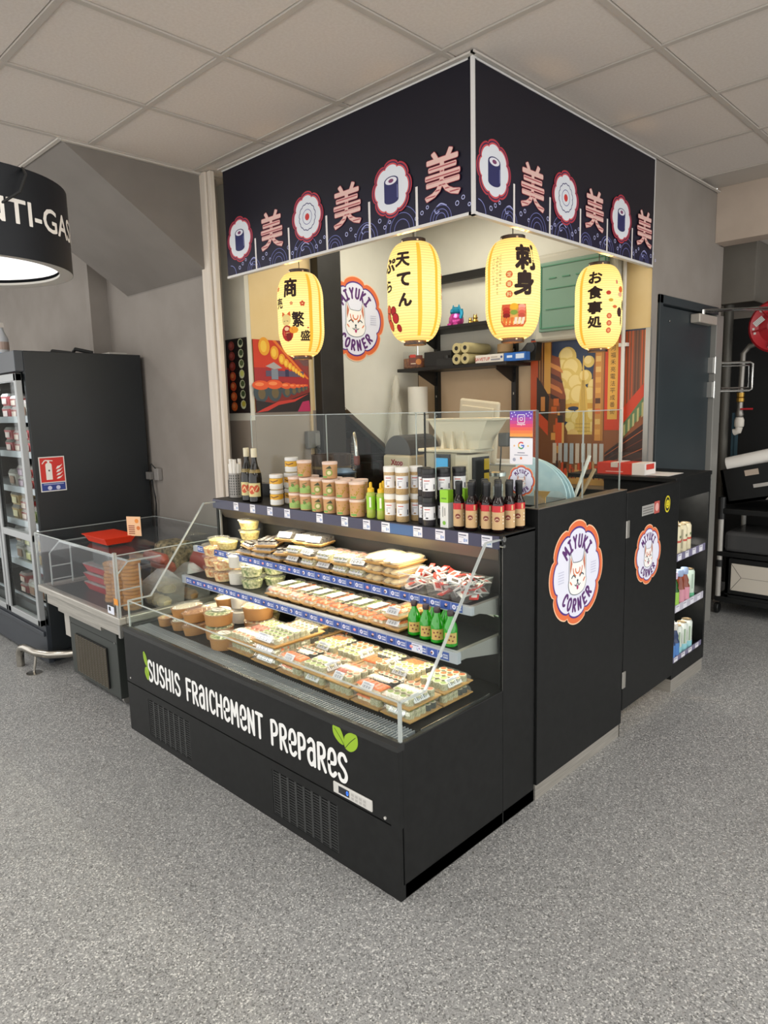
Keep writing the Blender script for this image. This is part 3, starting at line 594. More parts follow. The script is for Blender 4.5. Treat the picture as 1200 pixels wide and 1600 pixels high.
# ---------------------------------------------------------------- paper lanterns
LR = .118
def lrad(z):
    a = max(0, abs(z)-.075)/.13; return .052+(LR-.052)*math.sqrt(max(0, 1-a*a*.985))
def lantern_body():
    n = 42; prof = []
    for i in range(n*2+1):
        z = -.205+.41*i/(n*2); prof.append((lrad(z)-(.0012 if i % 2 else 0), z))
    return MB(PAPER).lathe(prof, n=40, cap=False)
shade_me = lantern_body().mesh('shade', True)
tr_me = MB(P('#2a201a', .45)).lathe([(.05, .2), (.053, .2), (.053, .222), (.047, .222), (.047, .2)], n=24, cap=False).box(-.046, .046, -.004, .004, .205, .209).mesh('top_ring', True)
br_me = MB(P('#2a201a', .45)).lathe([(.044, -.206), (.05, -.2), (.05, -.222), (.044, -.222), (.044, -.2)], n=24, cap=False).mesh('bottom_ring', True)
def lantern(loc, label, seam, draw):
    t = thing('paper_lantern', label, 'lantern', loc, 'lit paper lanterns hanging under the fascia')
    th = math.atan2(-1.43976-loc[1], 1.37704-loc[0])
    part('shade', shade_me, t, local=True); part('top_ring', tr_me, t, local=True); part('bottom_ring', br_me, t, local=True)
    part('cord', MB(P('#22201d', .6)).tube([(0, 0, .207), (0, 0, .30)], .002, 6), t, local=True)
    sd = MB(P('#d9d0c0', .3, .5))
    for a in (.4, -.9): sd.lathe([(.003, .0), (.003, .0535)], 0, 0, 6).xform(Matrix.Identity(4))
    sd = MB(P('#d9d0c0', .3, .5))
    for zz, rr in ((.211, .053), (-.211, .05)):
        for a in (.35, -1.1): sd.fr(.006, .006, zz-.003, .006, .006, zz+.003, math.cos(th+a)*rr, math.sin(th+a)*rr)
    part('rivets', sd, t, local=True)
    ar = Art(lambda u, v, h: ((lrad(v)+.0006+h)*math.cos(th+u/LR), (lrad(v)+.0006+h)*math.sin(th+u/LR), v), .0002, .8); ar.cut = .012
    for s_ in seam:
        vs = [(s_+dx, -.19+.38*i/30) for i in range(31) for dx in (-.009, .009)]
        ar.c('#dd9a2c', em=.7); ar.add(vs, [(2*i, 2*i+1, 2*i+3, 2*i+2) for i in range(30)])
    ar.up(); draw(ar); part('painted_print', ar.mb, t, local=True)
    L = bpy.data.lights.new('lantern_bulb', 'POINT'); L.energy = 13; L.color = (1, .62, .26); L.shadow_soft_size = .03
    lo = bpy.data.objects.new('lantern_bulb', L); lo.location = (0, 0, -.05); lo.parent = t; COL.objects.link(lo)
    return t
INK = '#2b1710'
def px(f): return LR*math.asin(max(-.98, min(.98, f)))
def blob(ar, x, y, w_, h_, col): ar.disc(x, y, w_, col, ry=h_, n=12)
def flowerlet(ar, x, y, r, col):
    for k in range(5): ar.disc(x+r*.6*math.cos(k*1.257+PI/2), y+r*.6*math.sin(k*1.257+PI/2), r*.42, col, n=8)
    ar.up().disc(x, y, r*.2, '#f7d9a0', n=6)
def d1(ar):
    ar.text('商', px(-.44), .122, .088, INK, .04, sx=.85); flowerlet(ar, px(.08), .042, .014, '#e0573a'); flowerlet(ar, px(-.38), .045, .009, '#e58a5a')
    ar.text('売', px(-.87), .05, .05, INK, .03); flowerlet(ar, px(-.93), .12, .012, '#d9603a')
    ar.text('繁', px(-.13), -.034, .072, INK, .03, sx=.8); ar.text('盛', px(.16), -.113, .048, INK, .03); blob(ar, px(.28), -.075, .005, .004, '#e0573a')
    # a beckoning cat in a red bib
    X = px(-.62); blob(ar, X, -.035, .028, .03, '#ecd48a'); ar.up(); ar.poly([(X-.028, -.02), (X-.024, .006), (X-.006, -.006)], '#e0672f'); ar.poly([(X+.006, -.006), (X+.024, .006), (X+.028, -.02)], '#e0672f')
    ar.up(); blob(ar, X+.002, -.10, .036, .04, '#b3261a'); ar.up(); blob(ar, X+.04, -.085, .024, .017, '#f0a030'); ar.up(); blob(ar, X+.002, -.078, .014, .010, '#f2c9a0'); blob(ar, X+.010, -.118, .016, .02, '#7c1512'); blob(ar, X-.014, -.10, .006, .012, '#d8503a')
    ar.line([(X-.014, -.042), (X-.006, -.039)], .0025, '#5a3020').line([(X+.004, -.039), (X+.012, -.042)], .0025, '#5a3020')
def d2(ar):
    ar.text('天', px(-.42), .122, .055, INK, .055, sx=1.05); ar.text('て', px(-.38), .04, .050, INK, .07, sx=1.1); ar.text('ん', px(-.34), -.043, .050, INK, .07, sx=1.05)
    ar.text('ぷ', px(-.88), .104, .055, INK, .05, sx=1.2); ar.text('ら', px(-.9), .02, .045, INK, .05, sx=1.2)
    for x, y, r, c in ((-.92, -.08, .022, '#e8673c'), (-.76, -.085, .019, '#b31a20'), (-.93, -.112, .022, '#e8673c'), (-.70, -.115, .021, '#c01c24'), (-.90, -.142, .022, '#e0562e'), (-.62, -.157, .015, '#b31a20')):
        ar.disc(px(x), y, r*.95, '#5a1410', n=14, ry=r*1.1); ar.up().disc(px(x), y, r*.76, c, n=14, ry=r*.95); ar.up()
    for y in (.06, .0, -.03): blob(ar, px(.96), y, .004, .01, '#c9502c')
def d3(ar):
    ar.text('刺', px(.47), .116, .098, INK, .05, sx=.92); ar.text('身', px(.42), .012, .094, INK, .05, sx=.95)
    for y in (.047, .008, -.033): ar.disc(px(-.12), y, .0145, '#df6a34', n=14)
    ar.up()
    for y, c in ((.047, '定'), (.008, '番'), (-.033, '料')): ar.text(c, px(-.12), y, .018, '#f6dc9a', .02)
    for u, t0, s_ in ((-.43, .125, 'こだわりの鮮度を'), (-.54, .118, '旬の魚大切に料理する'), (-.67, .112, 'ていねいに本日')):
        for i, c in enumerate(s_): ar.text(c, px(u), t0-.0158*i, .0105, '#5c4020')
    X = px(.05); ar.poly([(X-.060, -.145), (X-.050, -.075), (X+.050, -.075), (X+.058, -.145), (X+.046, -.165), (X-.05, -.165)], '#d9602c').up().poly([(X-.055, -.142), (X-.047, -.08), (X+.047, -.08), (X+.053, -.142)], '#f0b25a').up()
    for i in range(4):
        ar.disc(X-.032, -.085-.012*i, .016, ('#e0603a', '#c93a24', '#b8281c', '#8c1a14')[i], ry=.010, n=12); ar.disc(X+.033, -.085-.012*i, .016, ('#f5a890', '#f08a70', '#e0604a', '#c8503c')[i], ry=.010, n=12); ar.up()
    ar.disc(X, -.085, .018, '#f3b32a', ry=.014, n=12); ar.disc(X, -.108, .015, '#8aa03a', ry=.010, n=12); ar.up()
    for i in range(6): ar.poly([(X-.050+.0165*i, -.155), (X-.046+.0165*i, -.128), (X-.034+.0165*i, -.128), (X-.037+.0165*i, -.155)], '#ee7a34' if i < 3 else '#f7e3c8')
def d4(ar):
    for c, y, k in (('お', .134, .055), ('食', .061, .058), ('事', -.013, .058), ('処', -.082, .054)): ar.text(c, px(-.15), y, k, INK, .05, sx=1.18)
    for y in (-.055, -.09, -.125): ar.disc(px(.44), y, .0135, '#d8603a', n=14)
    ar.up()
    for y in (-.055, -.09, -.125): ar.disc(px(.44), y, .008, '#f0a070', n=10)
    blob(ar, px(.40), .057, .013, .010, '#c8402a'); blob(ar, px(.50), .022, .013, .008, '#d8a83a'); blob(ar, px(.66), -.01, .014, .008, '#e0703a')
    blob(ar, px(.88), .075, .018, .016, '#e8702f'); ar.up(); blob(ar, px(.86), .05, .018, .012, '#f2b890'); blob(ar, px(.73), .11, .006, .011, '#e0806a')
    ar.up(); blob(ar, px(.84), -.035, .018, .024, '#3a1216'); blob(ar, px(.95), .0, .008, .026, '#2c1214'); blob(ar, px(.90), -.075, .005, .026, '#2c1214')
lantern((-1.48, .905, 2.035), 'leftmost lit paper lantern, painted with a cat and blossom', [px(.42), px(.82)], d1)
lantern((-.70, .905, 2.045), 'lit paper lantern with three large characters and red berries at its edge', [px(.2), px(.80)], d2)
lantern((-.39, 1.20, 2.045), 'lit paper lantern painted with two bold characters above a sushi platter', [px(-.84)], d3)
lantern((-.39, 1.98, 2.035), 'rightmost lit paper lantern with a column of four characters', [px(-.72)], d4)

# ---------------------------------------------------------------- posters on the walls
def poster_street(ar, W, H):
    """warm drawing of a shopping street under clouds, seen to a tall pale tower"""
    R = random.Random(11); q = lambda L: [(a*W, b*H) for a, b in L]
    ar.rect(0, 0, W, H, '#2e3c58').up()
    for x, y, r in ((.34, .86, .07), (.30, .78, .08), (.38, .78, .08), (.33, .70, .09), (.42, .68, .07), (.50, .72, .05), (.27, .66, .07), (.58, .66, .05), (.53, .82, .04), (.34, .60, .06), (.45, .60, .08), (.55, .60, .06), (.50, .50, .07), (.56, .47, .06), (.36, .47, .05), (.44, .44, .06), (.58, .38, .05), (.38, .38, .05)):
        ar.disc(x*W, y*H, r*W*1.15, '#d9bb66', n=18); ar.h += .00002; ar.disc(x*W-.01*W, y*H+.012*H, r*W*.8, '#e8d08a', n=16)
    ar.up(); ar.disc(.47*W, .53*H, .22*W, '#c9973f', ry=.02*H); ar.disc(.4*W, .515*H, .05*W, '#2e3c58', ry=.014*H)
    ar.up().poly(q([(.42, .33), (.42, .44), (.44, .46), (.455, .62), (.475, .72), (.48, .86), (.487, .86), (.492, .72), (.515, .62), (.53, .46), (.55, .44), (.55, .33)]), '#d8b35a').up()
    for x in (.455, .47, .485, .50, .515): ar.line(q([(x, .35), (.483+(x-.485)*.3, .7)]), .0015, '#8a6a2c', cap=False)
    for k in range(3): ar.rect(.42*W, (.36+.025*k)*H, .55*W, (.363+.025*k)*H, '#8a6a2c')
    ar.disc(.40*W, .335*H, .05*W, '#e0bb74', n=14)
    ar.rect(.30*W, 0, .66*W, .34*H, '#8a5a34').up()
    # left side buildings
    ar.poly(q([(0, .0), (0, .99), (.07, .99), (.07, 0)]), '#c4532a').up(); ar.poly(q([(.07, .0), (.07, .99), (.2, .99), (.2, .62), (.35, .36), (.35, 0)]), '#7c4a28').up()
    ar.rect(.13*W, .62*H, .19*W, .99*H, '#d9a04a').poly(q([(.20, .6), (.2, .88), (.27, .86), (.29, .72), (.33, .6), (.33, .52), (.27, .5)]), '#8a4a30').up()
    for k in range(4): ar.poly(q([(.19, .83-.07*k), (.27, .80-.07*k), (.3, .77-.07*k), (.3, .755-.07*k), (.19, .80-.07*k)]), ('#d08a4a', '#54302c', '#c97a44', '#3c2a2a')[k])
    for k in range(6): ar.line(q([(.075+.012*k, .70), (.075+.012*k, .98)]), .002, ('#3a2a20', '#e6b060')[k % 2], cap=False)
    ar.poly(q([(.06, .74), (.1, .70), (.18, .60), (.17, .42), (.06, .5)]), '#33261f').up(); ar.rect(.1*W, .5*H, .14*W, .6*H, '#c9874a').up(); ar.poly(q([(.07, .5), (.17, .43), (.17, .33), (.07, .41)]), '#d9502a').up()
    for k in range(7):
        x = .2+.02*(k % 4); y = .48-.045*k+.1*(k % 2); ar.rect(x*W, y*H, (x+.05)*W, (y+.05)*H, R.choice(['#d95f2c', '#e0a050', '#4a3226', '#c4632f']))
    ar.rect(.24*W, .26*H, .30*W, .45*H, '#d0552a'); ar.rect(.30*W, .28*H, .32*W, .42*H, '#e0b066').up()
    ar.rect(.28*W, .42*H, .33*W, .58*H, '#5c3b2e'); ar.rect(.26*W, .42*H, .31*W, .47*H, '#3a3230').up()
    # right side buildings
    ar.poly(q([(.57, .0), (.57, .74), (.60, .99), (1, .99), (1, 0)]), '#8a5230').up(); ar.rect(.59*W, .3*H, .66*W, .99*H, '#c98a44')
    for k in range(9): ar.rect(.592*W, (.34+.068*k)*H, .635*W, (.375+.068*k)*H, R.choice(['#d9a050', '#5a3a2a', '#d06a34', '#e0b46a']))
    for k in range(3): ar.line(q([(.645+.01*k, .3), (.645+.01*k, .98)]), .002, '#5a3422', cap=False)
    ar.up().poly(q([(.67, .37), (.67, .99), (.80, .99), (.80, .37)]), '#cc3d1c').up(); ar.rect(.695*W, .44*H, .775*W, .98*H, '#e0a848').up()
    for i, c in enumerate('三河福禾亮電法平成番街'): ar.text(c, .735*W, (.94-.045*i)*H, .032*W*1.25, '#3a2a1a')
    ar.up(); ar.rect(.80*W, .5*H, 1*W, .99*H, '#7a4a30'); 
    for k in range(8): ar.rect((.81+.024*k)*W, .5*H, (.822+.024*k)*W, .99*H, R.choice(['#b5502a', '#5c3a2c', '#8c6a44', '#d96a30']))
    ar.up().poly(q([(.81, .40), (.81, .5), (1, .68), (1, .58)]), '#c83f20').poly(q([(.81, .39), (1, .60), (1, .5), (.81, .3)]), '#5e7a52').up()
    for k in range(5): ar.poly(q([(.83+.035*k, .33+.03*k), (.83+.035*k, .40+.035*k), (.845+.035*k, .41+.035*k), (.845+.035*k, .34+.03*k)]), '#b8b078')
    ar.poly(q([(.68, .22), (1, .42), (1, .0), (.68, .0)]), '#3b2620').up()
    for k in range(4): ar.line(q([(.68, .2-.03*k), (1, .38-.06*k)]), .003, ('#c96a3a', '#7c3a24')[k % 2], cap=False)
    # banners, crowd and the bright road
    for k in range(9): ar.rect((.22+.052*k)*W, (.14+.006*(k % 3))*H, (.255+.052*k)*W, .28*H, R.choice(['#c9c4bc', '#a9b2b8', '#d0bfae', '#b8b4b0']))
    for k in range(26): ar.rect((.1+.025*k)*W, (.06+.03*R.random())*H, (.12+.025*k)*W, (.13+.03*R.random())*H, R.choice(['#4a3028', '#d0532f', '#2c2622', '#8a5a3a', '#c9a070']))
    ar.up(); ar.poly(q([(.28, .0), (.38, .10), (.6, .10), (.72, .0)]), '#d9a860').up()
    for k in range(14): x = R.uniform(.34, .64); ar.rect(x*W, .04*H, (x+.01)*W, R.uniform(.08, .12)*H, R.choice(['#3a2a22', '#b5472a', '#5a4032']))
    for k in range(3): ar.disc((.27+.035*k)*W, .08*H, .016*W, '#e0522f', ry=.03*H, n=10)
t = thing('street_poster', 'tall warm-toned poster of a shopping street and tower on the back wall', 'poster', (-.74, 2.5, 1.0))
part('backing_panel', MB(P('#c9b59a', .5)).box(-1.12, -.352, 2.502, 2.508, 1.05, 1.965), t)
ar = Art(onY(2.5015, -1.12, 1.05), .0003, .45); poster_street(ar, .768, .915); part('street_print', ar.mb, t)
# lantern street poster and sushi strip by the left post
t = thing('lantern_street_poster', 'red poster of sushi rolls under a row of glowing lanterns', 'poster', (-2.095, 1.2, 1.545))
part('backing_panel', MB(P('#3a1a18', .5)).box(-2.099, -2.094, 1.034, 1.452, 1.545, 1.975), t)
ar = Art(onX(-2.0935, 1.034, 1.545), .0003, .45); W, H = .418, .43; q = lambda L: [(a*W, b*H) for a, b in L]
ar.rect(0, 0, W, H, '#a3262a').up().poly(q([(0, .62), (0, 1), (.4, 1), (1, .48), (.9, .5), (.35, .62)]), '#c9371c').up()
ar.poly(q([(.34, 1), (.40, 1), (1, .47), (.96, .47)]), '#e07a2c').poly(q([(.42, 1), (1, .5), (1, 1)]), '#8a3a34').up().poly(q([(.55, 1), (.9, .66), (1, .66), (1, 1)]), '#6a4a48').up()
ar.poly(q([(.2, .64), (.35, .70), (.5, .62), (.35, .6)]), '#a8a3a2').rect(.2*W, .5*H, .9*W, .58*H, '#5a4e66').rect(.3*W, .46*H, .42*W, .6*H, '#7d8794').rect(.55*W, .5*H, .62*W, .6*H, '#2f2d4c').up()
for x, y, r in ((.19, .91, .10), (.37, .83, .075), (.50, .745, .06), (.58, .69, .05), (.65, .65, .042), (.71, .615, .036), (.76, .585, .032), (.81, .555, .028), (.85, .53, .024), (.89, .51, .02)):
    ar.disc(x*W, y*H, r*W, '#e8a02c', ry=r*H*1.25); ar.h += .00002; ar.disc(x*W-.01*W, y*H, r*W*.55, '#f2c548', ry=r*H*.8); ar.h += .00002
ar.poly(q([(0, .38), (.15, .42), (.4, .44), (.85, .38), (1, .34), (1, .22), (0, .08)]), '#7c2620').up()
for k, x in enumerate((.10, .34, .56, .69, .79, .87, .93)):
    r = (.13, .13, .09, .07, .055, .045, .035)[k]; y = .28+.012*k
    ar.disc(x*W, y*H, r*W, '#3c4a50', ry=r*H*1.1); ar.h += .00003; ar.disc(x*W+.01*W, (y-.02)*H, r*W*.5, '#6a5a3c', ry=r*H*.6); ar.h += .00003
    ar.disc(x*W, (y+r*.75)*H, r*W*1.15, '#e0572a', ry=r*H*.5); ar.h += .00003; ar.disc(x*W-.01, (y+r*.85)*H, r*W*.6, '#f08a50', ry=r*H*.2); ar.h += .00003
ar.up().poly(q([(0, .0), (0, .17), (.3, .13), (.6, .17), (1, .28), (1, 0)]), '#241a1c').up().poly(q([(0, .0), (.12, .05), (.4, .15), (.7, .18), (.98, .26), (.7, .145), (.4, .1), (.2, .02)]), '#c4372c').poly(q([(.75, 0), (.85, .14), (.98, .16), (1, 0)]), '#b02a58')
part('lantern_print', ar.mb, t)
t = thing('sushi_strip_poster', 'narrow dark poster of two rows of sushi beside the red poster', 'poster', (-2.2, .995, 1.545))
part('backing_panel', MB(P('#1c1416', .5)).box(-2.36, -2.10, .993, .998, 1.545, 1.985), t)
ar = Art(onY(.9925, -2.36, 1.545), .0003, .45)
for k in range(7):
    y = .04+.06*k; ar.disc(.105, y, .033, ('#e0682a', '#e0602c', '#d8552c', '#d95a34', '#a33c30', '#9c4038', '#98403a')[k], ry=.028, n=10); ar.h += .00003; ar.disc(.10, y+.004, .017, '#f09a5c' if k < 4 else '#c0605a', ry=.014, n=8)
    ar.disc(.20, y+.01, .028, '#c9cfae', ry=.027, n=9); ar.h += .00003; ar.disc(.203, y+.014, .021, ('#b0a83a', '#3c5030', '#4a5c36', '#c9cf70', '#5a6a44', '#48583c', '#2c3c2e')[k], ry=.018, n=8)
ar.line([(0, .0), (.05, .25)], .05, '#6e2030'); part('sushi_print', ar.mb, t)

# ---------------------------------------------------------------- things on the back wall
t = thing('wall_shelving', 'black metal shelving with slotted uprights on the back wall', 'shelf', (-1.5, 2.5, 1.0))
BS = P('#141312', .45)
for x in (-1.895, -1.235):
    u = part('upright', MB(BS).box(x-.017, x+.017, 2.475, 2.508, 1.1, 2.46), t)
    sl = MB(P('#bdb6a8', .5))
    for k in range(9): sl.box(x-.003, x+.003, 2.473, 2.476, 1.2+.14*k, 1.215+.14*k)
    part('slots', sl, u)
part('top_rail', MB(BS).box(-1.93, -1.10, 2.455, 2.50, 2.405, 2.455), t, bevel=.002)
part('lower_shelf_board', MB(BS).box(-2.04, -1.12, 2.22, 2.50, 1.80, 1.822), t, bevel=.002)
part('upper_shelf_board', MB(BS).box(-1.93, -1.12, 2.24, 2.50, 2.06, 2.082), t, bevel=.002)
for z in (1.80, 2.06):
    for x in (-1.895, -1.235): part('bracket', MB(BS).prism([(2.48, z), (2.48, z-.10), (2.46, z-.10), (2.28, z-.02), (2.28, z)], lambda y, zz, x=x: (x-.003, y, zz), lambda y, zz, x=x: (x+.003, y, zz)), t)
Z1, Z2 = 1.822, 2.082
t = thing('plastic_jar', 'clear plastic jar of reddish mix with a printed label on the shelf end', 'jar', (-1.96, 2.33, Z1))
part('jar_body', MB(ACR).lathe([(.085, 0), (.09, .01), (.09, .11), (.085, .125)], n=20, cap=False), t, smooth=True, local=True)
part('contents', MB(mottled('brown_mix', '#6a4436', '#a5714a', 60)).lathe([(.082, .002), (.086, .01), (.086, .07), (0, .075)], n=20), t, local=True)
ar = Art(lambda u, v, h: ((.091+h)*math.cos(-.85+u/.09), (.091+h)*math.sin(-.85+u/.09), v), .0003); ar.cut = .02; ar.rect(-.05, .02, .05, .09, '#6a3a2c').up().rect(-.04, .075, .0, .095, '#c0392b').up().disc(.02, .045, .02, '#c07a3a'); ar.up().rect(-.035, .03, .0, .036, '#d8c0a8'); part('jar_label', ar.mb, t, local=True)
t = tag(part('black_crate', MB(P('#1a1a19', .6)).box(-1.84, -1.60, 2.28, 2.46, Z1, Z1+.105), None, bevel=.006), 'matt black box on the shelf next to the clear jar', 'box')
t = tag(part('black_device', MB(P('#232322', .5)).box(-1.70, -1.56, 2.25, 2.275, Z1, Z1+.05).lathe([(.02, Z1+.05), (.02, Z1+.07)], -1.62, 2.262, 10), None), 'small black gadget in front of the black box', 'gadget')
rm = MB(P('#b8ab7c', .6)).lathe([(.014, -.12), (.034, -.12), (.034, .12), (.014, .12)], n=18, axis='y', cap=False).use(P('#191714', .6)).lathe([(.014, -.121), (.014, .1)], n=12, axis='y', cap=True).mesh('paper_roll', True)
for i, (x, z) in enumerate(((-1.50, .035), (-1.43, .035), (-1.50, .104), (-1.43, .104))):
    o = part('film_roll', rm, None, loc=(x, 2.33, Z1+z), local=True)
    tag(o, ['cream roll on the shelf, lower left of the four', 'cream roll on the shelf, lower right of the four', 'cream roll on the shelf, upper left of the four', 'cream roll on the shelf, upper right of the four'][i], 'roll', 'cream rolls stacked end-on on the shelf')
t = thing('film_box', 'white and red cling film carton lying on the shelf', 'carton', (-1.30, 2.27, Z1)); part('carton', MB(P('#d9d3ca', .5)).box(-1.375, -1.16, 2.25, 2.30, Z1, Z1+.05), t)
ar = Art(onY(2.25, -1.375, Z1)); ar.text('SAVETUP', .055, .024, .02, '#b8382c', .02); ar.rect(.12, .012, .19, .022, '#8a8a92').rect(.12, .028, .17, .036, '#b0a8a0').disc(.20, .03, .008, '#3a4a8a'); part('carton_print', ar.mb, t)
t = thing('blue_box', 'blue and white carton at the right end of the lower shelf', 'carton', (-1.1, 2.27, Z1)); part('carton', MB(P('#1f63b8', .5)).box(-1.155, -1.0, 2.25, 2.30, Z1, Z1+.05), t)
ar = Art(onY(2.25, -1.155, Z1)); ar.rect(.02, .02, .06, .034, '#d8e4f4').rect(.085, .012, .145, .04, '#cfdcf0'); part('carton_print', ar.mb, t)
t = tag(part('string_spool', MB(P('#a98a62', .7)).lathe([(.05, 0), (.05, .05)], n=18), None, loc=(-1.25, 2.40, Z1+.07), smooth=True, local=True), 'tan cylindrical spool standing behind the cling film carton', 'spool')
part('spool_stand', MB(P('#6b5a40', .7)).lathe([(.05, -.07), (.05, 0)], n=18), t, local=True)
t = thing('tape_dispenser', 'black tape dispenser on the shelf behind the blue carton', 'dispenser', (-1.06, 2.4, Z1)); part('dispenser_body', MB(BS).prism([(-1.17, .0), (-1.0, .0), (-.99, .11), (-1.06, .11), (-1.10, .07), (-1.17, .06)], lambda x, z: (x, 2.36, Z1+z), lambda x, z: (x, 2.42, Z1+z)), t); part('core', MB(DARKG).lathe([(.03, 2.35), (.03, 2.36)], Z1+.08, -1.03, 14, axis='y'), t)
# lucky cat and golden trinkets
t = thing('cat_figurine', 'shiny pink and blue beckoning cat figurine on the upper shelf', 'figurine', (-1.60, 2.34, Z2))
BL = P('#2f9fc4', .2, .5); PK = P('#c94a9c', .2, .5)
part('body', MB(PK).lathe([(.0, 0), (.04, .004), (.052, .03), (.05, .055), (.036, .08)], n=14), t, smooth=True, local=True)
h = part('head', MB(BL).lathe([(.0, .068), (.03, .072), (.042, .09), (.04, .108), (.02, .125), (0, .128)], n=14), t, smooth=True, local=True)
part('ears', MB(BL).fr(.022, .014, .112, .003, .003, .142, -.024, 0).fr(.022, .014, .112, .003, .003, .142, .024, 0), t, local=True)
part('raised_paw', MB(BL).tube([(.045, -.01, .05), (.056, -.012, .08), (.05, -.014, .105)], [.014, .013, .015], 10), t, smooth=True, local=True)
part('feet', MB(PK).lathe([(0, 0), (.018, .004), (.018, .016), (0, .024)], -.024, -.04, 10).lathe([(0, 0), (.018, .004), (.018, .016), (0, .024)], .024, -.04, 10), t, smooth=True, local=True)
GO = P('#c9a04a', .25, .8)
for i, (x, s_) in enumerate(((-1.475, .8), (-1.435, 1.1), (-1.80, .75), (-1.76, .9))):
    c = GO if i < 2 else P('#b9b4a6', .3, .4)
    o = part('small_trinket', MB(c).lathe([(0, 0), (.016*s_, .002), (.02*s_, .015*s_), (.012*s_, .028*s_), (.016*s_, .036*s_), (.009*s_, .05*s_), (0, .052*s_)], n=10).fr(.008, .006, .045*s_, .002, .002, .058*s_, -.009*s_).fr(.008, .006, .045*s_, .002, .002, .058*s_, .009*s_), None, smooth=True, loc=(x, 2.33, Z2), local=True)
    tag(o, ['tiny gold trinket just right of the pink cat figurine', 'larger tiny gold trinket, second right of the pink cat', 'tiny silvery trinket by the shelf upright', 'tiny silvery trinket between the upright and the pink cat'][i], 'trinket')
t = thing('mailbox_cabinet', 'green fronted wall cabinet with a pale surround behind the last lantern', 'cabinet', (-.78, 2.5, 1.96))
GR = P('#739280', .5); part('surround', MB(P('#b9b5a6', .5)).box(-1.05, -.50, 2.42, 2.508, 1.935, 2.455), t, bevel=.02)
part('green_door', MB(GR).box(-1.0, -.55, 2.395, 2.42, 1.99, 2.40), t, bevel=.006)
fr = MB(P('#4d8a6c', .5))
for a in ((-.985, -.565, 2.01, 2.016), (-.985, -.565, 2.375, 2.381), (-.985, -.979, 2.01, 2.38), (-.571, -.565, 2.01, 2.38), (-.95, -.60, 2.24, 2.244), (-.95, -.60, 2.12, 2.124)): fr.box(a[0], a[1], 2.390, 2.396, a[2], a[3])
for k in range(4): fr.box(-.93+.09*k, -.88+.09*k, 2.390, 2.396, 2.30, 2.306)
part('door_beading', fr, t)
t = tag(part('conduit', MB(P('#d9d4cc', .5)).tube([(-.485, 2.47, .9), (-.485, 2.47, 2.86)], .011, 10).box(-.51, -.46, 2.465, 2.50, 1.87, 1.89), None), 'thin white vertical conduit in front of the street poster', 'conduit')
t = thing('wall_socket', 'grey double wall socket with a black plug left of the column', 'socket', (-2.09, 1.47, 1.35))
part('socket_plate', MB(P('#6f6d69', .4)).box(-2.098, -2.06, 1.40, 1.50, 1.31, 1.42), t, bevel=.006); part('socket_face', MB(P('#86847f', .4)).box(-2.06, -2.054, 1.455, 1.495, 1.325, 1.405), t, bevel=.003)
part('plug_cable', MB(BLACKM).tube([(-2.05, 1.46, 1.32), (-2.03, 1.47, 1.29), (-2.05, 1.48, 1.27), (-2.07, 1.49, 1.30)], .008).tube([(-2.07, 1.49, 1.3), (-2.08, 1.49, 1.0)], .004), t)
# ================================================================ refrigerated sushi case
XL, ZD = -1.84, .52
case = thing('sushi_display_case', 'long black open refrigerated case lettered about freshly prepared sushi', 'display case', (-.92, .39, 0))
b = MB(BLACK).box(XL, 0, .014, .77, .0, .05)
# front skin with two openings for the vents; fields between them
VX = [(-1.635, -1.262), (-.662, -.292)]; VZ = (.03, .212)
b.box(XL, VX[0][0], 0, .014, 0, .246).box(VX[0][1], VX[1][0], 0, .014, 0, .246).box(VX[1][1], -.0, 0, .014, 0, .246)
for a, c in VX: b.box(a, c, 0, .014, 0, VZ[0]).box(a, c, 0, .014, VZ[1], .246)
b.box(XL, -.036, .006, .02, .246, .252).box(-.036, 0, 0, .02, .246, .252)
part('kick_panel', b, case)
part('front_panel', MB(BLACK).box(XL, 0, 0, .02, .252, ZD), case)
part('side_panel', MB(BLACK).box(-.02, 0, .02, .56, 0, ZD+.006).box(-.02, 0, .56, .772, 0, 1.098), case, bevel=.003)
part('side_panel', MB(BLACK).box(XL, XL+.02, .02, .56, 0, ZD+.006).box(XL, XL+.02, .56, .772, 0, 1.098), case, bevel=.003)
for a, c in VX:
    v = part('vent_grille', MB(P('#060606', .8)).box(a, c, .03, .034, *VZ), case)
    n = 8; sw = (c-a)/n; sl = MB(BLACKM)
    sl = MB(P('#2e2f2f', .5))
    for k in range(n+1): sl.box(a+sw*k-.006, a+sw*k+.006, .002, .008, *VZ)
    for k in range(18): z = VZ[0]+(VZ[1]-VZ[0])*k/17; sl.box(a, c, .003, .010, z-.0022, z+.0022)
    part('grille_bars', sl, v)
    fn = MB(P('#9a9a96', .4, .2))
    for k in range(26): z = VZ[0]+.004+(.10)*k/26; fn.box(a+(c-a)*(.30+.2*(k/26)), c-.005, .012, .018, z, z+.0018)
    part('condenser_fins', fn, v)
lip = MB(LIPM).prism([(-.004, ZD-.014), (-.004, ZD+.004), (.01, ZD+.012), (.028, ZD+.010), (.028, ZD-.014)], lambda y, z: (XL-.002, y, z), lambda y, z: (.002, y, z))
part('front_lip', lip, case)
part('deck', MB(P('#151616', .5, .0, .3)).box(XL+.02, -.02, .125, .61, ZD-.03, ZD-.001), case)
gr = part('air_grille', MB(P('#101010', .6)).box(XL+.02, -.02, .028, .125, ZD-.03, ZD-.012), case)
sl = MB(P('#8f9397', .4)); x = XL+.03
while x < -.03: sl.box(x, x+.0045, .032, .122, ZD-.014, ZD+.002); x += .0135
sl.box(XL+.02, -.02, .074, .078, ZD-.012, ZD+.001); s_ = part('grille_slats', sl, gr); s_['kind'] = 'stuff'
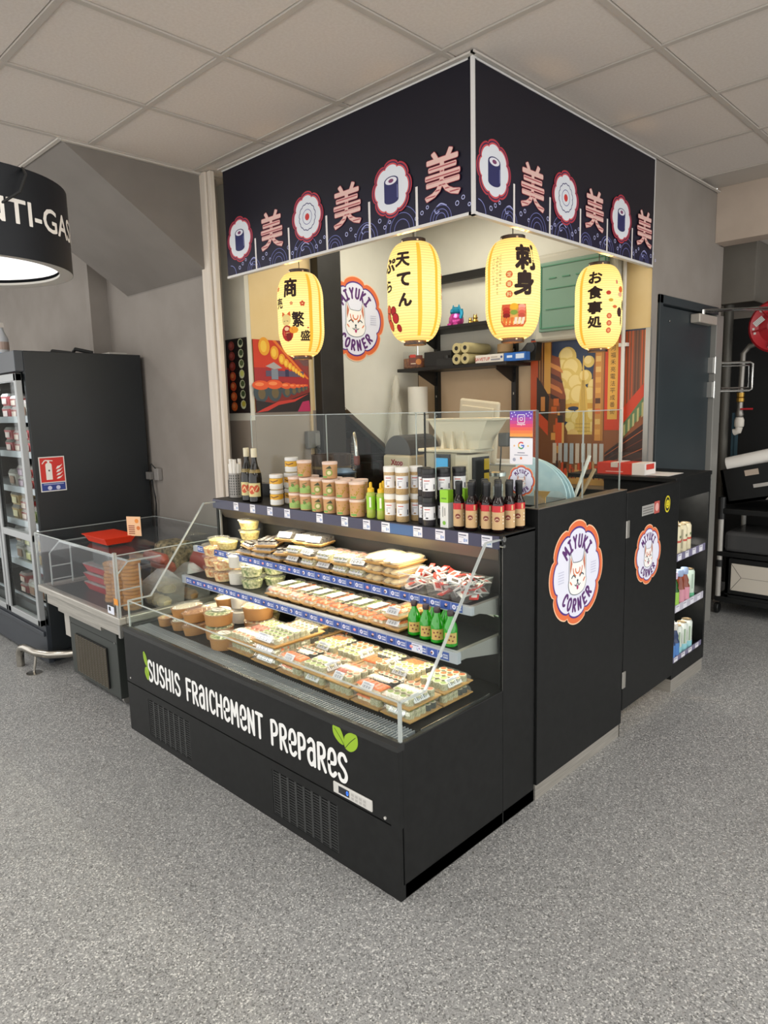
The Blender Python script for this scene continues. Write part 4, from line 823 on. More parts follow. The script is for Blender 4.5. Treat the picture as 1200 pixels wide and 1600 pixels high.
part('rear_panel', MB(P('#141515', .45, .2)).box(XL+.02, -.02, .61, .64, ZD-.03, 1.05), case)
part('hood', MB(P('#5f5952', .5)).prism([(.548, 1.055), (.548, 1.098), (.775, 1.098), (.775, .99), (.60, .995)], lambda y, z: (XL+.02, y, z), lambda y, z: (-.02, y, z)), case)
part('top_shelf', MB(BLACK).box(XL, -.0, .545, .772, 1.085, 1.10), case, bevel=.002)
# price rail of the top shelf
rail = part('price_rail', MB(P('#3b3a52', .3)).box(XL+.01, -.004, .537, .545, 1.052, 1.098), case)
ar = Art(onY(.537), .0003, .4); ar.rect(-.53, 1.055, -.40, 1.095, '#3a5a8c'); part('blue_insert', ar.mb, rail)
for k, x in enumerate([-1.613, -1.468, -1.326, -1.192, -.96, -.795, -.661, -.551, -.378, -.266, -.157, -.052]):
    ar = Art(onY(.5367), .0003, .4); w_ = .021 if x < -.6 else .023
    ar.rect(x-w_, 1.056, x+w_, 1.096, '#dcdce4').up(); ar.rect(x-w_+.003, 1.085, x+w_*.6, 1.089, '#55556a'); ar.rect(x-w_+.003, 1.078, x+w_*.1, 1.080, '#8a8a9a')
    ar.rect(x+w_*.1, 1.062, x+w_*.35, 1.075, '#7f95c4'); ar.rect(x+w_*.45, 1.064, x+w_*.8, 1.073, '#8fa2cc'); ar.rect(x-w_+.003, 1.060, x-w_*.3, 1.062, '#8a8a9a')
    part('price_tag', ar.mb, rail)
# clear ends
def endpane(x, name):
    pl = [(.02, ZD), (.02, .660), (.138, .660), (.466, 1.085), (.565, 1.085), (.565, ZD)]
    g = part(name, MB(GLASS).prism(pl, lambda y, z: (x-.003, y, z), lambda y, z: (x+.003, y, z)), case)
    e = MB(GEDGE)
    for (y0, z0), (y1, z1) in ((pl[0], pl[1]), (pl[1], pl[2]), (pl[2], pl[3]), (pl[3], pl[4])):
        dy, dz = y1-y0, z1-z0; L = math.hypot(dy, dz); ny, nz = -dz/L*.003, dy/L*.003
        e.prism([(y0+ny, z0+nz), (y1+ny, z1+nz), (y1-ny, z1-nz), (y0-ny, z0-nz)], lambda y, z: (x-.0045, y, z), lambda y, z: (x+.0045, y, z))
    part('polished_edge', e, g)
    part('rear_profile', MB(ALU).box(x-.004, x+.004, .560, .570, ZD, 1.085), g)
    cl = part('glass_clip', MB(CHROME).lathe([(.010, x-.01), (.010, x+.012)], .562, 1.085, 12, axis='x').lathe([(.006, x-.01), (.006, x+.012)], .562, 1.06, 12, axis='x'), g)
endpane(-.006, 'side_glass'); endpane(-1.805, 'side_glass')
fg = part('front_glass', MB(GLASS).box(-1.80, -.012, .017, .022, ZD, .660), case)
part('polished_edge', MB(GEDGE).box(-1.80, -.01, .0165, .0225, .6575, .6615).box(-.013, -.003, .016, .026, ZD, .660), fg)
part('side_rail', MB(CHROME).box(-.02, -.016, .13, .50, ZD+.002, ZD+.01), case)
# two shelves with printed rails
def blue_rail(x0, x1, n, seed):
    def draw(fn, z0, z1):
        ar = Art(fn, .0002, .4); ar.rect(x0, z0, x1, z1, '#3a56a0').up(); c = (x1-x0)/n; R = random.Random(seed); hz = z1-z0; zm = (z0+z1)/2
        for k in range(n):
            a = x0+c*k; ar.rect(a-.0006, z0, a+.0006, z1, '#c6cfe6')
            if k % 2 == 0:
                ar.disc(a+c*.27, zm, hz*.30, '#d5d9ea', n=10); ar.disc(a+c*.27, zm, hz*.13, '#8f7fae', n=6)
                hand(ar, 'MiYUKi', a+c*.50, zm+hz*.05, hz*.17, .0011, '#dfe4f2', 1.0); hand(ar, 'CORNER', a+c*.50, zm-hz*.25, hz*.17, .0011, '#dfe4f2', 1.0)
            else:
                j = R.randrange(3)
                if j == 0: ar.disc(a+c*.5, zm, hz*.28, '#d8828a', n=10, ry=hz*.2); ar.disc(a+c*.5, zm+hz*.08, hz*.2, '#e9c0a8', n=8, ry=hz*.08)
                elif j == 1: ar.disc(a+c*.5, zm, hz*.27, '#e2e2ea', n=10); ar.disc(a+c*.45, zm-.001, hz*.16, '#1c1f3c', n=8); ar.disc(a+c*.45, zm+.001, hz*.08, '#c85a4a', n=6)
                else: ar.disc(a+c*.5, zm-.003, hz*.26, '#1e2346', n=10, ry=hz*.17); ar.disc(a+c*.54, zm+.003, hz*.2, '#e9d0c0', n=8, ry=hz*.14); ar.disc(a+c*.56, zm+.004, hz*.1, '#c8503c', n=6)
        return ar.mb
    return draw
SHM = P('#1b1d1f', .4, .1); SHG = P('#a9a8a3', .35, .6)
for name, y0, zt, zr0, zr1, seed, tagx in (('lower_shelf', .342, .727, .693, .722, 2, -.115), ('upper_shelf', .418, .868, .845, .875, 9, None)):
    sh = part(name, MB(SHM).box(XL+.03, -.045, y0, .61, zt-.012, zt-.0005), case)
    part('front_edge', MB(P('#a9adb4', .4)).box(XL+.02, -.02, y0-.02, y0, zr0-.004, zt+.002), sh)
    rl = part('printed_rail', blue_rail(-1.775, -.055, 35, seed)(onY(y0-.0205), zr0, zr1), sh)
    for x in (-.05, XL+.035): part('bracket', MB(SHG).prism([(y0, zt-.001), (y0, zt-.034), (y0+.04, zt-.034), (.60, zt-.075), (.61, zt-.075), (.61, zt-.001)], lambda y, z, x=x: (x, y, z), lambda y, z, x=x: (x+.022, y, z)), sh)
    if tagx:
        ar = Art(onY(y0-.0215), .0002); ar.rect(tagx-.11, zr0, tagx-.06, zr1, '#d3d9e6').up(); ar.rect(tagx-.107, zr1-.008, tagx-.075, zr1-.005, '#6a6a80'); ar.rect(tagx-.085, zr0+.006, tagx-.065, zr0+.016, '#6f9ac8'); part('price_tag', ar.mb, sh)
part('lamp_holder', MB(P('#dcd9d2', .4)).tube([(-.12, .575, .81), (-.045, .575, .80)], .010, 12).use(CHROME).tube([(-.045, .575, .80), (-.022, .575, .797)], .009, 12), case, smooth=True)
# lettering and leaves
ar = Art(onY(0), .0004, .45); T1 = 'SUSHiS FRaiCHEMENT PREPaReS'.replace('i', 'I').replace('ENT', 'eNT').replace('HEM', 'HeM')
T1 = 'SUSHIS FRaICHeMeNT PRePaReS'; hh = .094; W0 = hand_w(T1, hh, 1., .17); k = (1.375)/W0
xx = -1.610
for wd_ in T1.split(' '):
    ar = Art(onY(0), .0004, .45); xx = hand(ar, wd_, xx, .317, hh, .0148, '#e6e6e4', k, .17)+(STR[' '][0]+.17)*hh*k; part('lettering', ar.mb, case)
def leaf(ar, pts, vein):
    ar.up(); ar.poly(catmull(pts+pts[:1], 6)[:-1], '#8fb228').up(); ar.line(vein, .0022, '#33460f', smooth=True)
for pts, vein in (([(-.30, .500), (-.285, .515), (-.262, .502), (-.247, .478), (-.243, .452), (-.262, .448), (-.285, .46), (-.298, .478)], [(-.29, .495), (-.262, .47), (-.244, .448)]),
                  ([(-.243, .448), (-.242, .478), (-.222, .498), (-.196, .505), (-.180, .498), (-.178, .47), (-.192, .448), (-.215, .435), (-.236, .438)], [(-.188, .492), (-.215, .468), (-.24, .44)]),
                  ([(-1.648, .44), (-1.638, .448), (-1.622, .432), (-1.610, .40), (-1.612, .378), (-1.630, .385), (-1.645, .41)], [(-1.64, .44), (-1.625, .41), (-1.614, .38)]),
                  ([(-1.612, .378), (-1.635, .37), (-1.643, .345), (-1.632, .322), (-1.614, .312), (-1.604, .33), (-1.602, .358)], [(-1.635, .36), (-1.62, .34), (-1.61, .318)])):
    ar = Art(onY(-.0002), .0004, .45); leaf(ar, pts, vein); part('leaf_print', ar.mb, case)
cp = part('control_panel', MB(P('#c9c7c2', .35)).box(-.303, -.115, -.006, 0, .262, .302), case, bevel=.004)
ar = Art(onY(-.006), .0004); ar.rect(-.275, .27, -.222, .295, '#23252c').up(); ar.c('#2f6cff', em=1.5); ar.text('0', -.231, .283, .015, None, .03)
for i in range(4):
    for j in range(2): ar.rect(-.212+.019*i, .270+.013*j, -.200+.019*i, .279+.013*j, '#aeaca8')
part('keypad_print', ar.mb, cp)
part('lock_knob', MB(P('#bdbbb6', .4)).lathe([(.005, -.004), (.005, 0)], .265, -.06, 8, axis='y'), case)
part('lock_knob', MB(P('#bdbbb6', .4)).lathe([(.004, -.003), (.004, 0)], .275, -1.80, 8, axis='y'), case)

# ================================================================ counter round the kitchen, with gate
ct = thing('counter', 'black kiosk counter with a round fox emblem and steel kick plate', 'counter', (-.3, .9, 0))
part('side_front', MB(BLACK).box(-.045, .01, .775, 1.505, .066, 1.165), ct, bevel=.002)
part('parapet', MB(BLACK).box(-2.04, -.045, .775, .80, .05, 1.165), ct)
part('top_edge', MB(P('#6b6257', .4)).box(-.045, .011, .775, 1.505, 1.165, 1.168).box(-2.04, -.045, .775, .80, 1.165, 1.168), ct)
part('kick_plate', MB(STEEL).box(-.04, .004, .775, 1.503, 0, .066).box(-.5, .004, 1.495, 1.503, 0, .066), ct)
part('worktop', MB(STEEL).box(-2.04, -.045, .80, 1.38, .92, .95).box(-.62, -.045, 1.38, 1.50, .92, .95), ct)
part('end_panel', MB(BLACK).box(-.62, -.045, 1.48, 1.505, .066, 1.16), ct)
part('inner_panel', MB(BLACK).box(-2.04, -.62, 1.36, 1.38, 0, .92), ct)
ar = Art(onX(.0105), .0004, .45); emblem(ar, 1.068, .872, .2175); part('fox_emblem', ar.mb, ct)
# rear kitchen bench along the back wall
rb = thing('rear_bench', 'dark bench along the back wall of the kitchen', 'bench', (-1.2, 2.2, 0)); part('bench_body', MB(BLACKM).box(-2.05, -.5, 2.0, 2.50, 0, .90), rb); part('bench_top', MB(STEEL).box(-2.08, -.46, 1.97, 2.505, .90, .93), rb)
gt = thing('counter_gate', 'black swing gate with small fox emblem beside the counter', 'gate', (0, 1.8, .12))
part('gate_panel', MB(BLACK).box(-.018, .01, 1.512, 2.10, .125, 1.150), gt, bevel=.002)
for z in (.985, .275): part('hinge', MB(P('#b5b2ab', .35, .7)).box(.010, .016, 1.50, 1.532, z-.04, z+.04), gt, bevel=.003)
ar = Art(onX(.0105), .0004, .45); emblem(ar, 1.745, .832, .145, False); part('fox_emblem', ar.mb, gt)
ar = Art(onX(.0105), .0004, .45); ar.rect(1.665, 1.025, 1.80, 1.072, '#9b9a96').rect(1.80, 1.02, 1.86, 1.078, '#b5544c').up(); ar.disc(1.83, 1.05, .02, '#d9a59e')
for k in range(3): ar.rect(1.675, 1.033+.012*k, 1.785, 1.038+.012*k, '#6e6d6a')
part('notice_sticker', ar.mb, gt); ar = Art(onX(.0105), .0004, .45)
ar.disc(1.955, 1.05, .033, '#d3c52a', ry=.042); ar.up().disc(1.955, 1.05, .026, '#2a2a1c', ry=.034); ar.up().text('☻', 1.955, 1.05, .042, '#d3c52a'); part('yellow_sticker', ar.mb, gt)

# sheet glass on the counter edge
gs = thing('glass_screen', 'clear glass screens standing on the counter edge', 'screen', (-.9, .785, 1.168))
for i, (x0, x1) in enumerate(((-1.80, -1.185), (-1.18, -.605), (-.60, -.50), (-.495, -.008))):
    p_ = part('pane', MB(GLASS).box(x0, x1, .784, .790, 1.168, 1.53), gs); part('polished_edge', MB(GEDGE).box(x0, x1, .784, .790, 1.5275, 1.531).box(x0, x0+.002, .784, .790, 1.168, 1.53), p_)
for a, b_ in ((.792, 1.13), (1.135, 1.46)):
    p_ = part('pane', MB(GLASS).box(-.008, -.002, a, b_, 1.168, 1.52), gs); part('polished_edge', MB(GEDGE).box(-.008, -.002, a, b_, 1.5175, 1.5215).box(-.008, -.002, b_-.003, b_, 1.168, 1.52), p_)
part('corner_seal', MB(P('#56544e', .4)).box(-.010, -.002, .783, .791, 1.168, 1.53), gs)
for x in (-.55,): part('seal', MB(BLACKM).box(x-.002, x+.002, .783, .791, 1.168, 1.53), gs)
def sticker(name, lab, x0, z0, x1, z1, draw):
    o = thing(name, lab, 'sticker', ((x0+x1)/2, .783, z0)); ar = Art(onY(.7832), .0003, .4); draw(ar, (x0+x1)/2, (z0+z1)/2, x1-x0, z1-z0)
    part('backing', MB(P('#e3e0e6', .5)).box(x0, x1, .7832, .7838, z0, z1), o); part('printed_face', ar.mb, o); return o
def rr(ar, x, y, w_, h_, r, col):
    pts = []
    for sx, sy, a in ((1, 1, 0), (-1, 1, 90), (-1, -1, 180), (1, -1, 270)):
        for i in range(5): t_ = math.radians(a+22.5*i); pts.append((x+sx*(w_/2-r)+r*math.cos(t_), y+sy*(h_/2-r)+r*math.sin(t_)))
    ar.poly(pts, col)
def s_insta(ar, x, y, w_, h_):
    cs = ['#5a3cae', '#7c3ab0', '#a836a0', '#c8358a', '#de3a6a', '#e8574a', '#ee7a3a', '#f09a3c']
    for i, c in enumerate(cs): ar.rect(x-w_/2, y+h_/2-h_*(i+1)/8, x+w_/2, y+h_/2-h_*i/8, c)
    ar.up(); r = .012; yy = y+h_*.2
    pts = [(x+a*.011+.004*math.cos(math.radians(b_)), yy+c*.011+.004*math.sin(math.radians(b_))) for a, c, s0 in ((1, 1, 0), (-1, 1, 90), (-1, -1, 180), (1, -1, 270)) for b_ in (s0, s0+45, s0+90)]
    ar.line(pts+pts[:1], .0025, '#f4eef4'); ar.ring(x, yy, .006, .0022, '#f4eef4', n=12); ar.disc(x+.0085, yy+.0085, .0014, '#f4eef4', n=6)
    ar.text('Instagram', x, y-h_*.02, .0085, '#f4eef4', .02)
    for a, b_ in ((-.042, .04), (-.03, .043), (.035, .042), (.043, .036), (-.038, .028), (.03, .03), (-.025, .034), (.022, .037), (.04, .022), (-.044, .018)): ar.disc(x+a, y+b_, .0028, '#d8d0f4', n=6)
def s_rate(ar, x, y, w_, h_):
    rr(ar, x, y, w_, h_, .008, '#ece9ee'); ar.up(); yy = y+h_*.22
    for a0, a1, c in ((40, 150, '#d8443a'), (150, 210, '#e8b63a'), (210, 315, '#3a9a5a'), (315, 360, '#4a7ad8')): ar.ring(x, yy, .0115, .005, c, math.radians(a0), math.radians(a1), 8)
    ar.rect(x, yy-.0025, x+.0135, yy+.0025, '#4a7ad8'); ar.rect(x-.016, y-.0075, x+.016, y-.0045, '#77778a'); ar.rect(x-.03, y-.016, x+.03, y-.013, '#9a9aa8')
    for a, c in ((-.03, '#e8b87a'), (.03, '#e8c87a')): ar.disc(x+a, y+.02, .004, c, n=5)
    ar.disc(x-.03, y-.032, .007, '#a8a8ba', n=10); ar.disc(x, y-.026, .005, '#e0783a', n=8)
sticker('social_sticker', 'purple to orange gradient square sticker on the glass corner', -.122, 1.433, -.022, 1.528, s_insta)
sticker('review_sticker', 'white rounded sticker with a coloured letter G on the glass', -.122, 1.330, -.022, 1.428, s_rate)
o = thing('fox_sticker', 'small round fox emblem sticker stuck on the glass above the bottles', 'sticker', (-.07, .783, 1.215))
part('backing', MB(P('#e2e0ea', .5)).prism(flower(-.07, 1.268, .056, n=32), lambda x, z: (x, .7836, z), lambda x, z: (x, .7832, z)), o)
ar = Art(onY(.7832), .0002, .4); emblem(ar, -.07, 1.268, .060, False); part('printed_face', ar.mb, o)

# ================================================================ kitchen equipment behind the glass
CRM = P('#c4b79c', .45); CRM2 = P('#d8cdb4', .45)
t = thing('rice_machine', 'beige rice machine with a dark domed lid and red lettering', 'machine', (-1.08, 1.2, .95))
part('body', MB(CRM).box(-1.03, -.85, 1.02, 1.27, .951, 1.325), t, bevel=.012)
part('domed_lid', MB(P('#2a211a', .35)).prism([(-1.025, 1.327)]+[(-.94-.085*math.cos(PI*i/12), 1.335+.085*math.sin(PI*i/12)) for i in range(13)]+[(-.855, 1.327)], lambda x, z: (x, 1.03, z), lambda x, z: (x, 1.25, z)), t)
ar = Art(onY(1.02), .0004); ar.text('Xtop', -.935, 1.285, .034, '#8f2030', .05); part('lettering', ar.mb, t)
t = thing('steamer_drum', 'cream rounded drum between the rice machine and the sushi robot', 'drum', (-.88, 1.25, .95))
part('drum', MB(CRM2).prism([(-.95, .951)]+[(-.875-.075*math.cos(PI*i/12), 1.35+.08*math.sin(PI*i/12)) for i in range(13)]+[(-.80, .951)], lambda x, z: (x, 1.28, z), lambda x, z: (x, 1.36, z)), t, bevel=.004); part('front_plate', MB(CRM).box(-.93, -.83, 1.272, 1.28, 1.02, 1.34), t)
t = thing('sushi_robot', 'beige sushi machine with blue screen, black vent and flared white hopper', 'machine', (-.6, 1.15, .95))
part('body', MB(CRM).box(-.762, -.565, 1.02, 1.166, .951, 1.345), t, bevel=.006)
part('side_housing', MB(CRM2).box(-.565, -.488, 1.005, 1.166, .951, 1.338), t, bevel=.006)
part('top_plate', MB(CRM2).box(-.78, -.475, 1.0, 1.18, 1.347, 1.362), t, bevel=.004)
part('screen', MB(P('#16181a', .3)).box(-.69, -.60, 1.012, 1.02, 1.22, 1.338), t)
part('lit_screen', MB(P('#2f7fa8', .3, em=.8)).box(-.682, -.61, 1.008, 1.012, 1.25, 1.32).use(P('#6fd08a', .3, em=.7)).box(-.678, -.645, 1.006, 1.008, 1.255, 1.275), t)
part('slot', MB(P('#1a1a1a', .5)).box(-.57, -.51, 1.0, 1.006, 1.155, 1.165).box(-.59, -.565, 1.014, 1.02, 1.10, 1.13).use(P('#a83a30', .4)).box(-.555, -.547, 1.0, 1.006, 1.25, 1.28), t)
part('vent_panel', MB(BLACKM).box(-.489, -.484, 1.03, 1.155, 1.12, 1.325), t)
part('warning_labels', MB(P('#c9a92a', .5)).box(-.484, -.482, 1.115, 1.152, 1.265, 1.315).box(-.484, -.482, 1.115, 1.152, 1.20, 1.25), t)
lv = MB(CRM2)
for k in range(6): lv.box(-.53, -.497, .999, 1.005, 1.20+.018*k, 1.208+.018*k)
part('louvres', lv, t)
hp = MB(CRM2); hp.fr(.20, .10, 1.362, .22, .11, 1.40, -.56, 1.09, caps=(0, 0)).fr(.22, .11, 1.40, .33, .15, 1.49, -.56, 1.09, caps=(0, 0)).fr(.385, .17, 1.49, .39, .175, 1.498, -.555, 1.09)
for x in (-.655, -.60, -.54): hp.prism([(x, 1.362), (x+.02, 1.362), (x+.012, 1.44)], lambda a, z: (a, 1.015, z), lambda a, z: (a, 1.04, z))
part('hopper', hp, t)
M4 = Matrix.Translation((-1.17, 2.0, 1.437)) @ Matrix.Rotation(-.18, 4, 'Z') @ Matrix.Rotation(.10, 4, 'Y')
t = thing('container_lid', 'large cream plastic lid leaning upright behind the sushi robot', 'lid', (-1.17, 2.0, 1.217))
part('lid_plate', MB(CRM2).box(-.17, .17, -.012, .012, -.22, .15).xform(M4), t, bevel=.012); part('raised_rim', MB(CRM2).box(-.14, .14, -.02, -.012, -.18, .11).xform(M4), t, bevel=.008)
t = tag(part('food_container', MB(CRM2).fr(.42, .25, .93, .48, .26, 1.20, -1.12, 2.11).use(WHITE).fr(.50, .28, 1.20, .50, .28, 1.215, -1.12, 2.11), None, bevel=.006), 'cream food container behind the leaning lid', 'container')
t = thing('water_jar', 'clear ribbed glass jar with silver lid beside the sushi robot', 'jar', (-.33, 1.0, .95))
part('jar_body', MB(ACR).lathe([(.034, 0), (.038, .01), (.038, .29), (.033, .305)], n=18, cap=False), t, smooth=True, local=True); part('jar_lid', MB(CHROME).lathe([(.036, .305), (.036, .32), (.03, .325)], n=18), t, local=True)
part('straws', MB(P('#cfd3d2', .4)).tube([(-.015, 0, .02), (-.018, 0, .26)], .005).tube([(.01, .01, .02), (.014, .01, .27)], .005).tube([(0, -.01, .02), (.002, -.012, .25)], .005), t, local=True)
t = thing('camera_device', 'small dark camera-like device with a hanging cable', 'device', (-.40, 1.15, 1.34))
part('body', MB(P('#4d4a46', .4)).box(-.42, -.37, 1.13, 1.19, 1.37, 1.43), t, bevel=.006); part('side_body', MB(P('#6b6864', .4)).box(-.37, -.31, 1.15, 1.22, 1.375, 1.415), t, bevel=.004)
part('cable', MB(BLACKM).tube([(-.395, 1.12, 1.37), (-.39, 1.11, 1.33), (-.40, 1.10, 1.10)], .003), t)
tp = mottled('pale_blue_plastic', '#bfdbe3', '#d0e7ec', 30, .3)
t = thing('blue_tray_stack', 'fan of pale blue rounded trays leaning behind the side glass', 'trays', (-.2, 1.1, .95))
for k in range(3):
    pts = [(-.30, 1.16)]+[(-.30+.25*math.sin(PI/2*i/10)*1.0, 1.16+.18*math.cos(PI/2*i/10)) for i in range(11)]+[(-.05, 1.14)]
    part('tray', MB(tp).prism([(x+.006*k-.02, z-.006*k) for x, z in pts], lambda x, z, k=k: (x, 1.12+.022*k+.0*x, z), lambda x, z, k=k: (x, 1.127+.022*k, z)), t, bevel=.002)
t = thing('steel_food_pan', 'dark food pan with kraft flap behind the side glass', 'pan', (-.16, .95, .95))
part('pan', MB(DARKG).fr(.20, .2, .951, .24, .24, 1.17, -.17, .96, caps=(1, 0)), t); part('kraft_flap', MB(KRAFTL).prism([(-.10, 1.15), (-.10, 1.215), (-.03, 1.215), (-.05, 1.19), (-.05, 1.12)], lambda x, z: (x, .92, z), lambda x, z: (x, .925, z)), t)
part('clear_cover', MB(LID).fr(.25, .25, 1.17, .2, .2, 1.20, -.17, .96), t)
for i, (x, y, lx, hx) in enumerate(((-.14, 1.16, .10, 1.33), (-.18, 1.22, .14, 1.27))):
    o = tag(part('wooden_spoon' if i else 'white_spatula', MB(P(('#d9d6cc', '#a58a66')[i], .4)).tube([(x, y, .96), (x+lx*.5, y+.05, (hx+.96)/2), (x+lx*.85, y+.12, hx)], [.006, .007, .008], 8), None, smooth=True), ['white spatula handle rising behind the side glass', 'brown wooden spoon handle beside the white spatula'][i], 'utensil')
t = thing('tub_stack', 'dark wooden tubs stacked by the sink behind the jars', 'tubs', (-1.6, 1.15, .95)); WT = mottled('dark_wood_tub', '#33241b', '#4a3426', 8, .5, stretch=(12, 12, 1))
for i, (x, y, z, r) in enumerate(((-1.62, 1.2, .951, .12), (-1.62, 1.2, 1.07, .12), (-1.62, 1.2, 1.19, .115))):
    tb = part('tub', MB(WT).lathe([(r*.95, z), (r, z+.11), (r*.9, z+.11), (r*.86, z+.02), (0, z+.02)], x, y, 22), t); part('band', MB(P('#7c6a4a', .4, .5)).lathe([(r*.985, z+.03), (r*.995, z+.045)], x, y, 22, cap=False), tb)
t = thing('steel_tap', 'dark steel spray tap over the sink behind the green glass', 'tap', (-1.43, 1.2, .951))
part('tap_pipe', MB(CHROME).tube([(-1.43, 1.2, .951), (-1.43, 1.2, 1.34), (-1.42, 1.19, 1.40), (-1.39, 1.17, 1.42), (-1.36, 1.15, 1.38), (-1.355, 1.15, 1.30)], .009, 10), t, smooth=True)
sp = MB(P('#55565a', .3, .8))
for k in range(12): sp.lathe([(.012, 1.2+.014*k), (.017, 1.206+.014*k), (.012, 1.212+.014*k)], -1.43, 1.2, 10)
part('spring', sp, t); part('spray_head', MB(P('#7d3a30', .4)).lathe([(.012, 1.25), (.017, 1.26), (.017, 1.30)], -1.355, 1.15, 12), t)
t = thing('steel_pot', 'steel pot with a blue rim standing by the tap', 'pot', (-1.30, 1.0, .95))
part('pot_body', MB(P('#3d4650', .3, .6)).lathe([(.07, .951), (.075, .96), (.075, 1.21), (.078, 1.22)], -1.32, 1.0, 22), t, smooth=True); part('rim', MB(P('#6a86a8', .3, .6)).lathe([(.078, 1.22), (.08, 1.228), (.07, 1.232), (.05, 1.245), (0, 1.25)], -1.32, 1.0, 22), t, smooth=True)
for i, (z, r) in enumerate(((1.31, .075), (1.505, .07))):
    o = thing('paper_towel_roll', ['lower white paper towel roll in the rear corner', 'upper white paper towel roll in the rear corner'][i], 'paper roll', (-1.92, 2.3, z-.0))
    part('roll', MB(P('#dcd8cc', .8)).lathe([(.02, 0), (r, 0), (r, .19), (.02, .19), (.02, 0)], n=26, cap=False), o, smooth=True, local=True)
tag(part('shelf_bin', MB(CRM2).fr(.3, .25, .93, .34, .28, 1.308, -1.92, 2.3), None, bevel=.01), 'cream bin under the paper towel rolls', 'bin')
bg = MB(clear('hanging_film', '#eeeeee', .45, '#e4e0d2', .2, 1.4)); bg.tube([(-2.05, 2.22, 1.78), (-2.04, 2.2, 1.70), (-2.02, 2.17, 1.62), (-2.03, 2.18, 1.52), (-2.0, 2.14, 1.44), (-2.03, 2.16, 1.33), (-1.99, 2.12, 1.22), (-2.0, 2.12, 1.12)], [.012, .03, .022, .05, .04, .07, .055, .06], 9)
tag(part('film_bag', bg, None, smooth=True), 'crumpled translucent bag hanging in the rear corner', 'bag')

# ================================================================ drinks cabinet at the right
dc = thing('drinks_cabinet', 'black open cabinet of canned drinks on a steel plinth', 'cabinet', (-.2, 2.36, 0))
x0, x1, y0, y1 = -.42, -.012, 2.14, 2.60
for nm, bx in (('side_board', (x0, x1, y0, y0+.018, .075, 1.14)), ('side_board', (x0, x1, y1-.018, y1, .075, 1.14)), ('back_board', (x0, x0+.015, y0+.018, y1-.018, .075, 1.14)), ('base_board', (x0+.015, x1, y0+.018, y1-.018, .075, .155)),
               ('header_board', (x1-.015, x1, y0+.018, y1-.018, 1.045, 1.14))): part(nm, MB(BLACK).box(*bx), dc, bevel=.001)
part('top_board', MB(BLACK).box(-.62, x1+.005, 2.10, y1+.005, 1.14, 1.162), dc, bevel=.002)
part('plinth', MB(STEEL).box(x0+.02, x1-.004, y0+.006, y1-.006, 0, .075), dc)
for zs in (.165, .455, .735):
    sh = part('shelf_board', MB(BLACK).box(x0+.015, x1-.012, y0+.018, y1-.018, zs-.012, zs), dc)
    part('price_rail', MB(P('#77748f', .4) if zs != .455 else P('#b9b8c6', .4)).box(x1-.012, x1-.008, y0+.018, y1-.018, zs-.022, zs+.018), sh)
    ar = Art(onX(x1-.0078), .0003)
    for k in range(4): ar = Art(onX(x1-.0078), .0003); ar.rect(y0+.05+.10*k, zs-.019, y0+.10+.10*k, zs+.015, '#dddde6').up(); ar.rect(y0+.055+.10*k, zs+.006, y0+.09+.10*k, zs+.010, '#6a6a80'); part('price_tag', ar.mb, sh)
    area('cabinet_shelf_light', (-.10, 2.37, {.165: .435, .455: .715, .735: 1.03}[zs]), .32, .9, (1, .95, .85), (0, -.3, PI/2), .03)
def can(body, art, h=.16, r=.031):
    def f():
        t = thing('drink_can', 'x', 'can'); part('can_body', MB(body).lathe([(r*.85, 0), (r, .006), (r, h-.014), (r*.82, h-.003), (r*.82, h), (r*.78, h-.003)], n=18), t, smooth=True, local=True)
        part('can_top', MB(P('#b9a88a', .3, .7)).lathe([(r*.82, h-.002), (r*.84, h), (r*.78, h+.001), (r*.76, h-.003)], n=18), t, local=True)
        ar = Art(lambda u, v, hh: ((r+.0006+hh)*math.cos(-.35+u/r), (r+.0006+hh)*math.sin(-.35+u/r), v), .0002); ar.cut = .01; art(ar, h); part('can_print', ar.mb, t, local=True); return t
    return Proto(f)
def a1(ar, h): ar.rect(-.025, h*.45, .03, h*.52, '#b5483a').rect(-.028, h*.2, -.015, h*.85, '#a09a82').rect(0, h*.6, .02, h*.68, '#6f7a5a')
cA = can(mottled('cream_can', '#cfc6a4', '#dcd4b6', 8, .3), a1)
spots = [(-.045, 2.235, 0), (-.04, 2.305, 0), (-.045, 2.375, 0), (-.11, 2.24, 0), (-.11, 2.31, 0), (-.11, 2.38, 0), (-.04, 2.445, 0)]
for i, (x, y, _) in enumerate(spots[:6]): cA.at((x-.012, y, .735), ['cream can with a red band, %s on the top shelf' % s for s in ('front left', 'front middle', 'front right', 'back left', 'back middle', 'back right')][i], 'cream cans on the top shelf')
def a2(ar, h): ar.rect(-.03, h*.02, .03, h*.28, '#8ac3cc').rect(-.012, h*.3, -.002, h*.8, '#8ea58a').rect(.008, h*.4, .014, h*.75, '#a8b6a4')
cB = can(mottled('white_can', '#c6cfc8', '#d8dfd8', 8, .3), a2, .165)
for i, (x, y) in enumerate(((-.05, 2.31), (-.05, 2.385), (-.05, 2.455), (-.12, 2.32), (-.12, 2.39))): cB.at((x-.01, y, .165), ['pale can with a blue foot, %s on the bottom shelf' % s for s in ('front left', 'front middle', 'front right', 'rear left', 'rear right')][i], 'pale cans on the bottom shelf')
def a3(ar, h): ar.rect(-.03, h*.02, .03, h*.2, '#5aa880').rect(-.01, h*.35, .0, h*.85, '#9ab0a0')
cC = can(mottled('mint_can', '#b9cfc0', '#cadccd', 8, .3), a3, .165)
cC.at((-.06, 2.46, .455), 'mint coloured can at the right end of the middle shelf'); 
